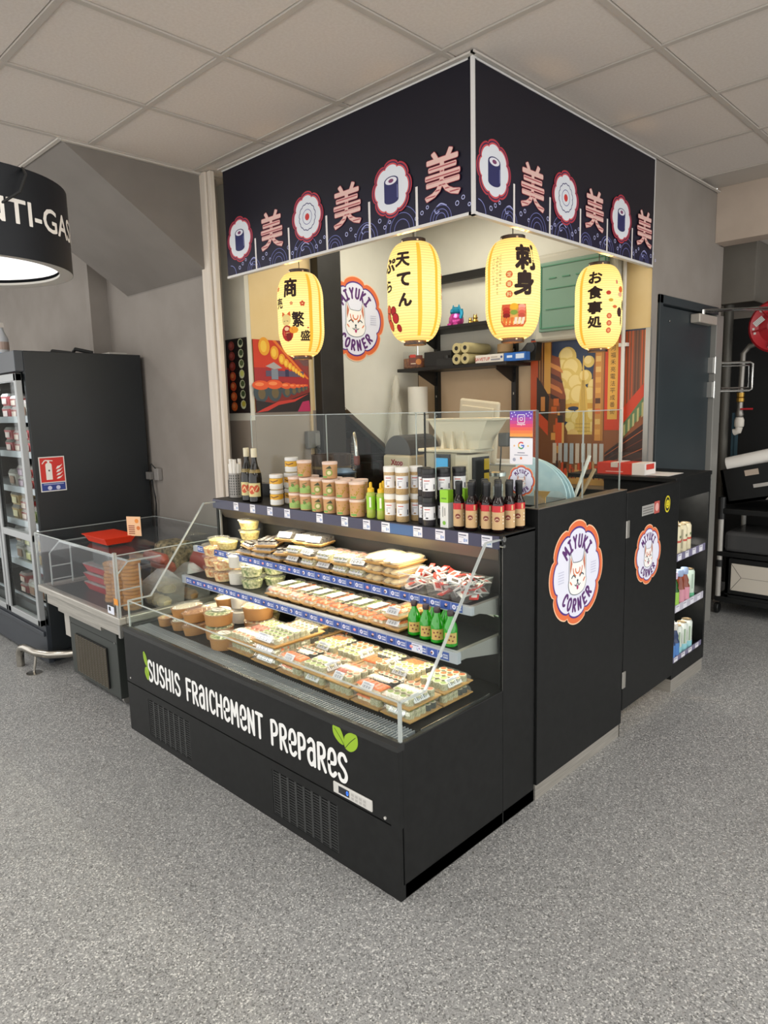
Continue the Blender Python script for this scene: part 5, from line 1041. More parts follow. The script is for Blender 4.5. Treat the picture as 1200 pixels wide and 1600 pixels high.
def marble(glass, lab, cap):
    def f():
        t = thing('lemonade_bottle', 'x', 'bottle'); part('bottle_body', MB(glass).lathe([(.024, 0), (.029, .006), (.029, .09), (.022, .105), (.024, .12), (.014, .15), (.014, .165)], n=16), t, smooth=True, local=True)
        part('cap', MB(P(cap, .4)).lathe([(.019, .155), (.02, .16), (.02, .185), (.017, .19)], n=14), t, smooth=True, local=True)
        part('wrap_label', MB(P(lab, .5)).lathe([(.0295, .012), (.0295, .085)], n=16, cap=False), t, smooth=True, local=True); return t
    return Proto(f)
m1 = marble(GREENG, '#8fbf4a', '#c9b8d0'); m2 = marble(P('#7c3a26', .2), '#c78a9a', '#8fa3c4'); m3 = marble(P('#5a3a34', .2), '#b5545c', '#9a6a8a')
m1.at((-.05, 2.225, .455), 'green bottle with a lime label at the front of the middle shelf'); m1.at((-.13, 2.22, .455), 'green bottle behind the lime labelled bottle')
m2.at((-.05, 2.30, .455), 'brown bottle with a pink label, left of its pair'); m2.at((-.05, 2.37, .455), 'brown bottle with a pink label, right of its pair'); m3.at((-.13, 2.29, .455), 'brown bottle with a red label at the back')
m4 = marble(P('#23365c', .2), '#4a7ab8', '#c9c6bc')
m4.at((-.05, 2.20, .165), 'blue bottle at the front left of the bottom shelf'); m4.at((-.05, 2.255, .165), 'blue bottle second from the left on the bottom shelf')
# red carton and paper on the cabinet
t = thing('red_carton', 'red and white carton lying on the drinks cabinet', 'carton', (-.33, 2.3, 1.163))
part('carton', MB(P('#c23a2c', .45)).box(-.47, -.27, 2.16, 2.30, 1.163, 1.225), t); part('white_end', MB(P('#dcd8d4', .5)).box(-.27, -.20, 2.16, 2.30, 1.163, 1.225), t); part('top_flap', MB(P('#cfc4be', .5)).box(-.39, -.35, 2.158, 2.31, 1.2, 1.227), t)
ar = Art(onY(2.16)); ar.rect(-.42, 1.175, -.32, 1.179, '#e8b8ae'); part('carton_print', ar.mb, t)
ar = Art(onX(-.20)); ar.rect(2.18, 1.19, 2.28, 1.22, '#c23a2c'); part('carton_print', ar.mb, t)
tag(part('paper_sheet', MB(P('#d8d6d2', .6)).box(-.26, -.08, 2.18, 2.38, 1.1625, 1.1645), None), 'white paper sheet under the red carton', 'paper')
t = thing('leaflet_stand', 'small clear acrylic stand behind the red carton', 'stand', (-.3, 2.4, 1.163)); part('stand_wall', MB(ACR).box(-.5, -.3, 2.36, 2.364, 1.163, 1.27), t); part('stand_foot', MB(ACR).box(-.5, -.3, 2.364, 2.42, 1.163, 1.167), t)
tag(part('floor_mat', MB(mottled('dark_mat', '#2f2b28', '#3b3632', 60, .9)).box(-.75, -.18, 1.62, 2.10, 0, .006), None), 'dark mat on the floor behind the swing gate', 'mat')
# ================================================================ left side: tall fridge, promo case, drum lamp
fg_ = thing('glass_door_fridge', 'tall black fridge with grey-framed glass doors and side sticker', 'fridge', (-3.7, .42, 0))
FX = -3.03; FB = mottled('fridge_black', '#1a1e21', '#202427', 2, .42, .04, 400, spec=.5)
b = MB(FB).box(FX-.03, FX, .07, .80, .10, 1.94)
part('side_wall', b, fg_, bevel=.004)
part('cabinet_shell', MB(FB).box(-4.6, FX-.03, .76, .80, .10, 1.94).box(-4.6, FX-.03, .07, .80, 1.90, 1.94).box(-4.6, FX-.03, .07, .80, .30, .36).box(-4.6, -4.57, .07, .76, .1, 1.9), fg_)
part('base_grille', MB(P('#2c3138', .45)).box(-4.6, FX, .045, .075, .03, .27).box(-4.6, FX-.004, .030, .05, .205, .235).box(-4.6, FX-.1, .08, .75, 0, .1), fg_, bevel=.003)
part('header', MB(P('#3b4046', .4)).box(-4.6, FX, .02, .07, 1.82, 1.94), fg_, bevel=.003)
part('inner_lining', MB(P('#3b3f43', .5)).box(-4.57, FX-.035, .74, .757, .36, 1.9), fg_)
for i, (a, c) in enumerate(((-3.60, -3.045), (-4.18, -3.62))):
    dr = part('door', MB(P('#9fa2a3', .4, .3)).box(a, a+.04, .02, .055, .27, 1.81).box(c-.035, c, .02, .055, .27, 1.81).box(a, c, .02, .055, .27, .31).box(a, c, .02, .055, 1.765, 1.81).box(a, c, .022, .05, .80, .845), fg_, bevel=.003)
    part('door_glass', MB(GLASS).box(a+.04, c-.035, .034, .039, .31, 1.765), dr)
    part('inner_frame', MB(BLACKM).box(a+.04, a+.052, .03, .05, .31, 1.765).box(c-.047, c-.035, .03, .05, .31, 1.765), dr)
for z in (.36, .60, .88, 1.10, 1.33, 1.55):
    s_ = part('shelf', MB(P('#9aa0a4', .35, .4)).box(-4.55, FX-.04, .12, .73, z-.012, z), fg_); part('shelf_rail', MB(P('#aab0b8', .3)).box(-4.55, FX-.04, .105, .12, z-.03, z+.01), s_)
area('fridge_tube_light', (-3.8, .12, 1.74), 1.3, 3, (.9, .95, 1), (-.5, 0, 0), .03)
area('fridge_tube_light', (-3.8, .30, .84), 1.2, 1.3, (.9, .95, 1), (-.2, 0, 0), .03)
# stocked packs: one prototype per kind
def pack(cols, w_, d_, h_, name='food_pack'):
    def f():
        t = thing(name, 'x', 'package'); part('tray', MB(P(cols[0], .5)).fr(w_-.02, d_-.02, 0, w_, d_, h_*.75), t, local=True)
        part('film_top', MB(FILM).fr(w_, d_, h_*.75, w_-.02, d_-.02, h_), t, local=True); part('label', MB(P(cols[1], .5)).box(-w_*.3, w_*.3, -d_/2-.003, -d_/2-.001, h_*.15, h_*.6), t, local=True); return t
    return Proto(f)
packs = {'pink': pack(('#b9585c', '#e6d3cf'), .13, .12, .08), 'purple': pack(('#5e3a50', '#a38aa0'), .12, .12, .07), 'beige': pack(('#b59a66', '#dcd2a8'), .14, .12, .09), 'green': pack(('#5d6b3a', '#c4c08a'), .13, .12, .10), 'red': pack(('#96302c', '#d8c4b8'), .12, .12, .07), 'white': pack(('#b9b6ae', '#8c6a54'), .14, .12, .11)}
PH = dict(pink=.081, purple=.071, beige=.091, green=.101, red=.071, white=.111)
rows = [(1.55, ['beige', 'white', 'red', 'pink']), (1.33, ['pink', 'pink', 'red', 'pink']), (1.10, ['purple', 'red', 'purple', 'white']), (.88, ['beige', 'green', 'red', 'beige']), (.60, ['white', 'beige', 'green', 'white']), (.36, ['beige', 'white', 'white', 'red'])]
rn = {1.55: 'top', 1.33: 'second', 1.10: 'third', .88: 'fourth', .60: 'fifth', .36: 'lowest'}; on = ['nearest the hinge side', 'second from the hinge side', 'third from the hinge side', 'fourth from the hinge side']
for z, ks in rows:
    for k, kd in enumerate(ks):
        packs[kd].at((-3.16-.165*k, .20, z), '%s food pack on the %s fridge shelf, %s' % (kd, rn[z], on[k]), 'food packs behind the fridge door')
        for n_ in range(1, 2 if kd in ('white', 'green', 'beige') or z == .36 else 3):
            if z+PH[kd]*(n_+1) < {1.55: 1.76, 1.33: 1.52, 1.10: 1.30, .88: 1.07, .60: .85, .36: .57}[z]: packs[kd].at((-3.16-.165*k, .20, z+PH[kd]*n_), '%s food pack, %s in its pile, %s fridge shelf, %s' % (kd, ('second', 'third')[n_-1], rn[z], on[k]), 'food packs behind the fridge door')
# extinguisher sticker
o = thing('extinguisher_sign', 'red and blue fire extinguisher sticker on the fridge side', 'sign', (FX, .17, 1.1)); part('backing', MB(P('#dedbd6', .4)).box(FX, FX+.0015, .098, .250, 1.100, 1.312), o)
ar = Art(onX(FX+.0015), .0004, .4); ar.rect(.104, 1.158, .244, 1.306, '#cc2a22').rect(.104, 1.106, .244, 1.152, '#2c3f8a').up()
ar.rect(.135, 1.172, .172, 1.262, '#ece8e2').disc(.1535, 1.262, .0185, '#ece8e2', ry=.014, n=14).rect(.148, 1.272, .160, 1.288, '#ece8e2').line([(.154, 1.286), (.135, 1.29), (.118, 1.272)], .006, '#ece8e2', smooth=True).line([(.150, 1.290), (.178, 1.286)], .005, '#ece8e2')
for k in range(4): ar.poly(catmull([(.195, 1.175+.020*k), (.215, 1.178+.021*k), (.236, 1.198+.022*k), (.222, 1.190+.022*k), (.205, 1.186+.022*k)], 3), '#ece8e2')
ar.disc(.155, 1.228, .006, '#55504c', n=8).disc(.150, 1.122, .013, '#c9cbe0', n=10).disc(.200, 1.122, .013, '#c9cbe0', n=10).rect(.115, 1.142, .235, 1.146, '#b9bcd8'); part('printed_face', ar.mb, o)
t = thing('socket_with_adapter', 'grey wall socket with plug and black cables beside the fridge', 'socket', (-2.95, .83, 1.15))
part('socket_box', MB(P('#8d8985', .5)).box(-2.955, -2.90, .795, .828, 1.115, 1.195), t, bevel=.004); part('adapter', MB(P('#6d6a67', .5)).box(-3.02, -2.96, .77, .80, 1.12, 1.17).xform(Matrix.Identity(4)), t, bevel=.003)
part('cable', MB(BLACKM).tube([(-2.93, .80, 1.19), (-2.95, .78, 1.225), (-2.985, .79, 1.22), (-3.0, .80, 1.15), (-2.98, .81, .95), (-3.0, .81, .6)], .004).tube([(-2.99, .79, 1.12), (-2.96, .80, 1.0), (-3.0, .81, .85), (-2.99, .81, .6)], .003), t)
t = thing('cable_coil', 'black coiled cable and white scraps lying on the fridge top', 'cable', (-3.4, .45, 1.94))
part('coil', MB(BLACKM).tube([(-3.75, .40, 1.955), (-3.62, .45, 1.975), (-3.5, .42, 1.985), (-3.38, .5, 1.965), (-3.25, .47, 1.98), (-3.18, .55, 1.955)], .012), t, smooth=True)
part('scrap', MB(P('#a9a59e', .6)).box(-3.2, -3.05, .60, .72, 1.941, 1.952).fr(.05, .05, 1.941, .02, .02, 1.965, -3.4, .35), t)
t = thing('spray_bottle', 'translucent white spray bottle with blue liquid on the fridge', 'bottle', (-3.62, .15, 1.94))
part('bottle_body', MB(P('#b9bcc0', .4)).lathe([(.04, .03), (.042, .12), (.02, .17), (.017, .19)], n=16, cap=False).use(P('#4a86b5', .3)).lathe([(.041, 0), (.042, .03)], n=16), t, smooth=True, local=True)
part('spray_head', MB(P('#c9c3ba', .4)).box(-.025, .03, -.012, .012, .19, .22), t, local=True); part('bottle_label', MB(P('#a58f84', .5)).lathe([(.0425, .05), (.0428, .10)], n=16, cap=False), t, local=True)

# steel bumper rail on the floor
t = thing('bumper_rail', 'stainless bumper rail bent to the floor in front of the fridge', 'rail', (-3.05, -.05, 0))
part('rail_tube', MB(P('#a8a39a', .25, 1)).tube([(-3.22, -.06, .0), (-3.22, -.06, .07), (-3.215, -.058, .10), (-3.19, -.055, .125), (-3.14, -.05, .135), (-3.02, -.03, .125), (-2.93, .02, .12), (-2.86, .10, .12), (-2.80, .25, .12)], .024, 14), t, smooth=True)
part('rail_foot', MB(P('#a8a39a', .25, 1)).tube([(-3.02, -.03, .11), (-3.02, -.05, .004)], .008, 8).lathe([(.045, 0), (.045, .004), (.01, .008)], -3.02, -.05, 18), t, smooth=True)

# acrylic promo case
pc = thing('acrylic_promo_case', 'open steel-rimmed chilled bin with clear acrylic walls', 'display case', (-2.42, .4, 0))
part('steel_rim', MB(STEEL).box(-2.93, -1.86, -.01, .03, .525, .565).box(-2.93, -2.89, .03, .735, .525, .565).box(-1.90, -1.86, .03, .735, .525, .565).box(-2.93, -1.86, .735, .77, .525, .565), pc, bevel=.006)
part('steel_tank', MB(STEEL).box(-2.88, -1.90, .02, .76, .455, .525).box(-2.78, -2.2, .04, .74, .42, .455), pc)
part('bin_floor', MB(P('#2a2d30', .4)).box(-2.89, -1.90, .03, .75, .530, .545), pc)
part('engine_box', MB(P('#2f3330', .5)).box(-2.72, -2.10, .075, .70, .05, .455), pc, bevel=.003)
gl = part('engine_grille', MB(P('#0a0a0a', .7)).box(-2.62, -2.22, .068, .073, .08, .31), pc); gb = MB(P('#5a5448', .5))
for k in range(22): z = .085+.0102*k; gb.box(-2.62, -2.22, .062, .066, z, z+.0045)
for k in range(11): x = -2.62+.04*k; gb.box(x-.0015, x+.0015, .060, .064, .08, .31)
part('grille_bars', gb, gl)
part('door_seam', MB(BLACKM).box(-2.72, -2.10, .0735, .0755, .355, .358), pc); sc = MB(CHROME)
for x in (-2.70, -2.12):
    for z in (.44, .36): sc.lathe([(.005, .07), (.005, .0755)], z, x, 8, axis='y')
part('screws', sc, pc)
part('stray_panel', MB(P('#a5a19a', .5)).box(-2.83, -2.74, .09, .50, .25, .42), pc)
for x in (-2.15, -2.66): c = part('caster', MB(P('#8f8d88', .4, .5)).lathe([(.025, x-.012), (.028, x), (.025, x+.012)], .13, .028, 12, axis='x').fr(.03, .03, .03, .03, .03, .055, x, .13), pc)
for (a, b_, c, d_) in ((-2.93, -1.86, .0, .005), (-2.93, -1.86, .765, .77)):
    w_ = part('acrylic_wall', MB(ACR).box(a, b_, c, d_, .565, .878), pc); part('bright_edge', MB(GEDGE).box(a, b_, c-.0005, d_+.0005, .8755, .8795), w_)
for x in (-2.93, -1.865):
    w_ = part('acrylic_wall', MB(ACR).box(x, x+.005, .005, .765, .565, .878), pc); part('bright_edge', MB(GEDGE).box(x-.0005, x+.0055, .0, .77, .8755, .8795).box(x-.001, x+.006, -.001, .006, .565, .878), w_)
part('corner_post', MB(ALU).box(-1.885, -1.865, -.006, .008, .46, .89), pc)
ol = part('orange_tag', MB(P('#d98a1c', .5)).box(-1.90, -1.86, -.008, -.006, .63, .66), pc); part('price_card', MB(P('#d4d8e4', .5)).box(-1.99, -1.92, -.004, -.002, .57, .61).use(BLACKM).box(-1.975, -1.955, -.005, -.004, .585, .605), pc)
for x in (-2.83, -1.95):   # inner clear rack ends
    r_ = MB(GEDGE)
    for p_ in ([(x, .04, .57), (x, .04, .76), (x, .10, .82), (x, .28, .82)], [(x, .16, .57), (x, .16, .80)]): r_.tube(p_, .005, 6)
    for z in (.60, .68): r_.tube([(x, .04, z), (x, .16, z)], .004, 6)
    part('rack_end', r_, pc)
part('rack_cover', MB(ACR).prism([(.04, .76), (.10, .822), (.28, .822), (.28, .826), (.10, .828), (.036, .762)], lambda y, z: (-2.83, y, z), lambda y, z: (-1.95, y, z)), pc)
part('rack_cover_edge', MB(GEDGE).box(-2.83, -1.95, .098, .104, .818, .828), pc)
# contents
t = thing('red_tray', 'bright red plastic tray standing on the promo bin stock', 'tray', (-2.55, .35, .70))
part('tray_body', MB(P('#d8381c', .4)).fr(.24, .14, .835, .29, .18, .875, -2.50, .26, caps=(1, 0)).fr(.30, .19, .872, .305, .195, .878, -2.50, .26), t); part('tray_stand', MB(DARKG).fr(.22, .14, .70, .22, .14, .835, -2.52, .28), t)
for i, z in enumerate((.546, .60, .655)): tag(part('meat_pack', MB(P('#b5303a', .3)).fr(.26, .14, z, .30, .18, z+.045, -2.52, .25).use(FILM).fr(.30, .18, z+.045, .28, .16, z+.052, -2.52, .25), None), ('lowest', 'middle', 'topmost')[i]+' red meat pack under the bright red tray', 'package', 'red meat packs in the promo bin')
t = thing('promo_card', 'small printed orange promo card clipped on the red tray', 'card', (-2.35, .4, .90)); M4 = Matrix.Translation((-2.33, .33, .93)) @ Matrix.Rotation(.5, 4, 'Z')
part('card', MB(P('#dfb38a', .5)).box(-.045, .045, -.001, .001, -.055, .055).xform(M4), t); ar = Art(lambda u, v, h: tuple(M4 @ Vector((u, -.001-h, v))), .0003); ar.disc(.02, .03, .013, '#d9822c', n=10).disc(.028, -.01, .012, '#c96a24', n=10)
for k in range(5): ar.rect(-.035, -.045+.011*k, .005, -.039+.011*k, '#8a4a34')
part('card_print', ar.mb, t)
def cracker():
    t = thing('flatbread_pack', 'x', 'bread'); R = random.Random(2); mb = MB(BREAD).lathe([(.0, 0), (.044, .001), (.048, .007), (.047, .016), (.042, .0195), (0, .0195)], n=20); part('flatbread', mb, t, smooth=True, local=True)
    part('film', MB(clear('pack_film', '#f6ead2', .12, '#f2e2c0', .08, 1.5)).lathe([(.0495, .0), (.0497, .0195)], n=20, cap=False), t, local=True); return t
cb = Proto(cracker)
for s_, (x, y, n) in enumerate(((-2.035, .155, 13), (-2.155, .15, 12), (-2.265, .16, 11))):
    for k in range(n): cb.at((x+random.uniform(-.004, .004), y+random.uniform(-.004, .004), 0.546+.0200*k), 'round flatbread pack in the %s stack, %s' % (('right', 'middle', 'left')[s_], 'topmost' if k == n-1 else 'lowest' if k == 0 else ('second', 'third', 'fourth', 'fifth', 'sixth', 'seventh', 'eighth', 'ninth', 'tenth', 'eleventh', 'twelfth')[k-1]+' up'), 'stacks of round flatbreads')
for i, (x, y, z, r, c, n) in enumerate(((-2.16, .36, .76, .03, '#a8503a', 'red'), (-2.20, .42, .70, .03, '#b5604a', 'pinkish red'), (-2.02, .62, .70, .085, '#a8564e', 'dark pink'))):
    o = tag(part('sausage_pack', MB(P(c, .35)).tube([(x-.12, y, z), (x-.09, y, z+.01), (x+.09, y, z+.01), (x+.12, y, z)], [r*.5, r, r, r*.5], 16), None, smooth=True), '%s sausage pack lying in the promo bin' % n if i < 2 else 'large dark pink ham roll at the rear right of the promo bin', 'sausage')
for i, (x, y) in enumerate(((-2.02, .48), (-2.0, .31))):
    t = thing('bread_bag', ['clear bag of golden rolls beside the flatbread stack', 'clear bag of sliced sandwiches nearest the sushi case'][i], 'bag', (x, y, .546))
    for k in range(5): part('roll', MB(BREAD if i == 0 else GYOZA).lathe([(0, 0), (.035, .008), (.04, .03), (.025, .05), (0, .054)], (k % 3-1)*.055, (k//3-.5)*.06, 12).xform(Matrix.Translation((0, 0, .05*(k//3)))), t, smooth=True, local=True)
    part('bag_film', MB(FILM).fr(.17, .13, 0, .19, .15, .12).fr(.19, .15, .12, .05, .03, .19), t, local=True)
t = tag(part('deli_pile', MB(mottled('deli_mix', '#4c4a34', '#b9a880', 40, .5)).fr(.30, .24, .546, .22, .16, .80, -2.38, .6), None, bevel=.03), 'heap of dark wrapped delicatessen in the rear of the promo bin', 'delicatessen')
t = tag(part('curved_cover', MB(ACR).prism([(.30+.24*math.cos(PI*i/14), .80+.16*math.sin(PI*i/14)) for i in range(15)]+[(.30+.235*math.cos(PI*(14-i)/14), .80+.155*math.sin(PI*(14-i)/14)) for i in range(15)], lambda y, z: (-2.40, y+.2, z-.06), lambda y, z: (-1.95, y+.2, z-.06)), None, smooth=True), 'clear curved plastic cover leaning at the back of the promo bin', 'cover')

# drum lamp with white lettering
dl = thing('drum_sign_lamp', 'large black drum lamp with white capital lettering, cut by the left edge', 'lamp', (0, 0, 0))
DC, DR, DZ0, DZ1 = (-1.081, -.735), .30, 2.0, 2.248
dl.location = (DC[0], DC[1], DZ0); ORG[dl.name] = (DC[0], DC[1], DZ0)
part('drum_shade', MB(P('#14171c', .5, 0, .3)).lathe([(DR, 0), (DR, DZ1-DZ0), (DR-.004, DZ1-DZ0), (DR-.004, .004)], n=72, cap=False), dl, smooth=True, local=True)
part('top_disc', MB(P('#14171c', .5, 0, .3)).lathe([(0, DZ1-DZ0-.006), (DR-.003, DZ1-DZ0-.006)], n=48, cap=False), dl, local=True)
part('lower_ring', MB(P('#b3afa8', .5)).lathe([(DR-.001, .0), (DR-.04, .003), (DR-.04, .01), (DR-.003, .012)], n=72, cap=False), dl, smooth=True, local=True)
part('light_diffuser', MB(P('#f3f1ee', .5, em=.95)).lathe([(0, .02), (DR-.04, .02)], n=48, cap=False), dl, local=True)
part('suspension', MB(BLACKM).tube([(0, 0, DZ1-DZ0-.006), (0, 0, 2.87-DZ0)], .006, 6).tube([(DR-.003, .02, .14), (DR+.03, .06, .17), (DR+.028, .08, .22), (DR-.02, .09, .25)], .004), dl, local=True)
ar = Art(lambda u, v, h: ((DR+.0008+h)*math.cos(-.28+u/DR), (DR+.0008+h)*math.sin(-.28+u/DR), v), .0003); ar.cut = .02
ar.text('ANTI-GASPI', .222, .125, .066, '#e9e4dc', .02); part('lettering', ar.mb, dl, local=True)
# ================================================================ goods on the top shelf (z 1.10)
ZT_ = 1.101
def wrap(r, a0=-.85): return lambda u, v, h: ((r+.0005+h)*math.cos(a0+u/r), (r+.0005+h)*math.sin(a0+u/r), v)
t = thing('utensil_holder', 'perforated white holder of white sticks at the left end of the top shelf', 'holder', (-1.765, .645, ZT_))
hb = MB(P('#9c9892', .4, .3)).lathe([(.035, 0), (.037, .002), (.037, .13), (.035, .13)], n=18, cap=False); part('holder_body', hb, t, smooth=True, local=True)
ar = Art(wrap(.037), .0003)
for i in range(5):
    for j in range(8): ar.rect(-.03+.013*i, .015+.014*j, -.025+.013*i, .024+.014*j, '#3c3936')
part('perforations', ar.mb, t, local=True)
for k in range(9): a = k*.7; part('stick', MB(P('#e6e2da', .5)).tube([(.018*math.cos(a), .018*math.sin(a), .01), (.026*math.cos(a), .026*math.sin(a), .18+.012*(k % 3))], .010, 8), t, local=True)
def sake():
    t = thing('dark_bottle', 'x', 'bottle')
    part('bottle_body', MB(P('#17130e', .12)).lathe([(.028, 0), (.033, .006), (.034, .12), (.031, .145), (.016, .19), (.0125, .215), (.0125, .24)], n=22), t, smooth=True, local=True)
    part('cap', MB(P('#d9d0b4', .4)).lathe([(.014, .225), (.015, .226), (.015, .268), (.013, .27)], n=18), t, smooth=True, local=True)
    ar = Art(wrap(.0342), .0003); ar.cut = .008; ar.rect(-.034, .03, .034, .098, '#d8c98e').up(); ar.disc(-.012, .065, .018, '#c8522a', n=16, ry=.022).disc(.014, .07, .014, '#c8522a', n=14, ry=.018); ar.up().line([(-.02, .06), (-.008, .075), (.0, .055)], .005, '#e8c890').line([(.008, .06), (.02, .08)], .004, '#e8c890')
    part('front_label', ar.mb, t, local=True); part('neck_label', MB(P('#8c7a4c', .4)).lathe([(.0305, .148), (.0245, .165)], n=18, cap=False), t, smooth=True, local=True); return t
s = Proto(sake); s.at((-1.59, .60, ZT_), 'tall dark bottle with a cream label, behind the other one', 'tall dark bottles on the top shelf'); s.at((-1.507, .588, ZT_), 'tall dark bottle with a cream label, in front', 'tall dark bottles on the top shelf')
def jar():
    t = thing('sauce_jar', 'x', 'jar'); part('jar_body', MB(P('#b9aa84', .25)).lathe([(.028, 0), (.032, .004), (.032, .055), (.028, .06)], n=20), t, smooth=True, local=True)
    part('jar_lid', MB(P('#dfdedb', .4)).lathe([(.032, .058), (.033, .06), (.033, .073), (.031, .075)], n=20), t, smooth=True, local=True)
    ar = Art(wrap(.0322), .0003); ar.cut = .008; ar.rect(-.045, .006, .045, .03, '#d8d8d2').rect(-.045, .03, .045, .056, '#d9a52e').up(); ar.poly([(-.045, .024), (-.02, .033), (.01, .026), (.045, .036), (.045, .02), (-.045, .02)], '#dcdbd6').up().line([(-.025, .045), (-.01, .04), (.012, .047)], .004, '#5c2a20'); part('jar_label', ar.mb, t, local=True); return t
j = Proto(jar); g_ = 'white lidded jars with yellow labels'
for x, y, k, l in ((-1.315, .575, 0, 'front stack, lower'), (-1.315, .575, 1, 'front stack, upper'), (-1.305, .655, 0, 'rear stack, lowest'), (-1.305, .655, 1, 'rear stack, middle'), (-1.315, .672, 2, 'rear stack, topmost')):
    j.at((x, y, ZT_+.0755*k), 'white lidded jar with a yellow label, '+l, g_)
def tub(kind):
    def f():
        t = thing('paper_tub', 'x', 'tub'); part('tub_body', MB(mottled('salmon_kraft', '#b98a5c', '#c69a6c', 10, .6)).lathe([(.031, 0), (.0318, .002), (.0334, .066)], n=22), t, smooth=True, local=True)
        part('tub_lid', MB(P('#dcc4b6', .5)).lathe([(.0345, .062), (.0348, .072), (.033, .0735), (.031, .0715)], n=22), t, smooth=True, local=True)
        ar = Art(lambda u, v, h: ((.0318+.0018*v/.066+.0006+h)*math.cos(-.85+u/.032), (.0318+.0018*v/.066+.0006+h)*math.sin(-.85+u/.032), v), .0002); ar.cut = .008
        if kind == 0:
            ar.rect(-.03, .004, -.002, .013, '#6fa04a'); R = random.Random(4)
            for i in range(22): ar.disc(R.uniform(-.042, .042), R.uniform(.014, .058), .0032, '#a88a2c', n=6)
        elif kind == 1:
            ar.disc(.0, .026, .016, '#8f9c4c', n=12); ar.up().disc(.0, .026, .009, '#d8cfa0', n=8).poly([(-.016, .044), (.004, .058), (.012, .044)], '#3c4424').rect(-.035, .004, -.01, .012, '#6fa04a')
            for i in range(5): ar.rect(.022, .02+.007*i, .042, .023+.007*i, '#a88a5c')
        else:
            ar.poly([(-.04, .004), (.04, .004), (.04, .022), (0, .032), (-.04, .024)], '#8fae5c').up(); ar.disc(-.008, .035, .008, '#5c7c34', n=8).disc(.012, .03, .009, '#a6bf6c', n=8).line([(-.015, .045), (.005, .05)], .003, '#4a5c2c')
        part('tub_print', ar.mb, t, local=True); return t
    return Proto(f)
tb = [tub(0), tub(1), tub(2)]; g_ = 'salmon coloured paper tubs on the top shelf'
xs = [-1.165, -1.082, -1.0, -.918, -.832, -.744]; ks = [2, 2, 1, 1, 0, 0]; od = ['first', 'second', 'third', 'fourth', 'fifth', 'sixth']
for i, x in enumerate(xs):
    y = .572-.001*i
    for lv, z in (('lower', 0), ('upper', .0745)):
        tb[ks[i]].at((x, y, ZT_+z), 'salmon paper tub, %s row, %s from the white lidded jars' % (lv, od[i]), g_)
    if i in (0, 2, 3, 4): tb[0].at((x+.03, y+.075, ZT_), 'salmon paper tub in the rear row behind the %s front tub' % od[i], g_); tb[0].at((x+.03, y+.075, ZT_+.0745), 'salmon paper tub in the rear upper row behind the %s front tub' % od[i], g_)
tb[0].at((-1.118, .59, ZT_+.149), 'topmost salmon paper tub, nearest the white lidded jars', g_); tb[1].at((-.945, .595, ZT_+.149), 'topmost salmon paper tub with a green head drawn on it', g_)
def squeeze():
    t = thing('squeeze_bottle', 'x', 'bottle'); part('bottle_body', MB(P('#a9b84a', .25)).lathe([(.017, 0), (.0195, .004), (.0185, .03), (.0175, .06), (.0195, .10), (.011, .112)], n=18), t, smooth=True, local=True)
    part('cap', MB(P('#e8bd1e', .4)).lathe([(.0145, .108), (.0145, .122), (.007, .127), (.006, .146), (.003, .149)], n=14), t, smooth=True, local=True)
    part('label', MB(P('#8fc22a', .4)).lathe([(.0192, .036), (.0186, .06), (.0203, .092)], n=18, cap=False), t, smooth=True, local=True)
    ar = Art(wrap(.0203), .0003); ar.rect(-.006, .045, .002, .088, '#e6ead0').rect(-.03, .095, .03, .1, '#24331a'); part('label_print', ar.mb, t, local=True); return t
s = Proto(squeeze); 
for x, y, l in ((-.667, .572, 'left of the three'), (-.607, .572, 'right of the three'), (-.655, .635, 'behind the other two')): s.at((x, y, ZT_), 'green squeeze bottle with a yellow nozzle, '+l, 'green squeeze bottles with yellow nozzles')
def seed(body, lid, top):
    def f():
        t = thing('seed_jar', 'x', 'jar'); part('jar_body', MB(body).lathe([(.024, 0), (.0262, .003), (.0262, .088)], n=20), t, smooth=True, local=True)
        part('jar_lid', MB(P(lid, .4)).lathe([(.0268, .087), (.0272, .089), (.0272, .107), (.0255, .1095)], n=20), t, smooth=True, local=True)
        ar = Art(wrap(.0264), .0003); ar.cut = .008; ar.rect(-.026, .024, .03, .074, '#e2e2e4').up(); ar.rect(-.018, .062, .004, .0655, '#c25a4a').rect(-.018, .052, .0, .054, '#8a8a92').rect(-.018, .036, -.012, .05, '#b8b8c0').disc(-.008, .031, .006, top, n=8, ry=.003).rect(.02, .03, .026, .05, '#3a3a44'); part('jar_label', ar.mb, t, local=True); return t
    return Proto(f)
w_ = seed(mottled('sesame', '#a98a5c', '#c9ad80', 300, .5), '#e4e1da', '#a07a4a'); k_ = seed(mottled('black_sesame', '#1c1a1a', '#37333a', 300, .5), '#151515', '#222222')
for x, y, l in ((-.553, .572, 'left'), (-.490, .574, 'middle'), (-.468, .635, 'rear right')):
    for z, n in ((0, 'lower'), (.110, 'upper')): w_.at((x, y, ZT_+z), 'pale sesame jar with a white lid, %s stack, %s' % (l, n), 'pale sesame jars with white lids')
for x, y, l in ((-.395, .60, 'first'), (-.345, .566, 'second'), (-.322, .628, 'third'), (-.290, .685, 'fourth')):
    for z, n in ((0, 'lower'), (.110, 'upper')): k_.at((x, y, ZT_+z), 'black sesame jar with a black lid, %s stack from the left, %s' % (l, n), 'black sesame jars with black lids')
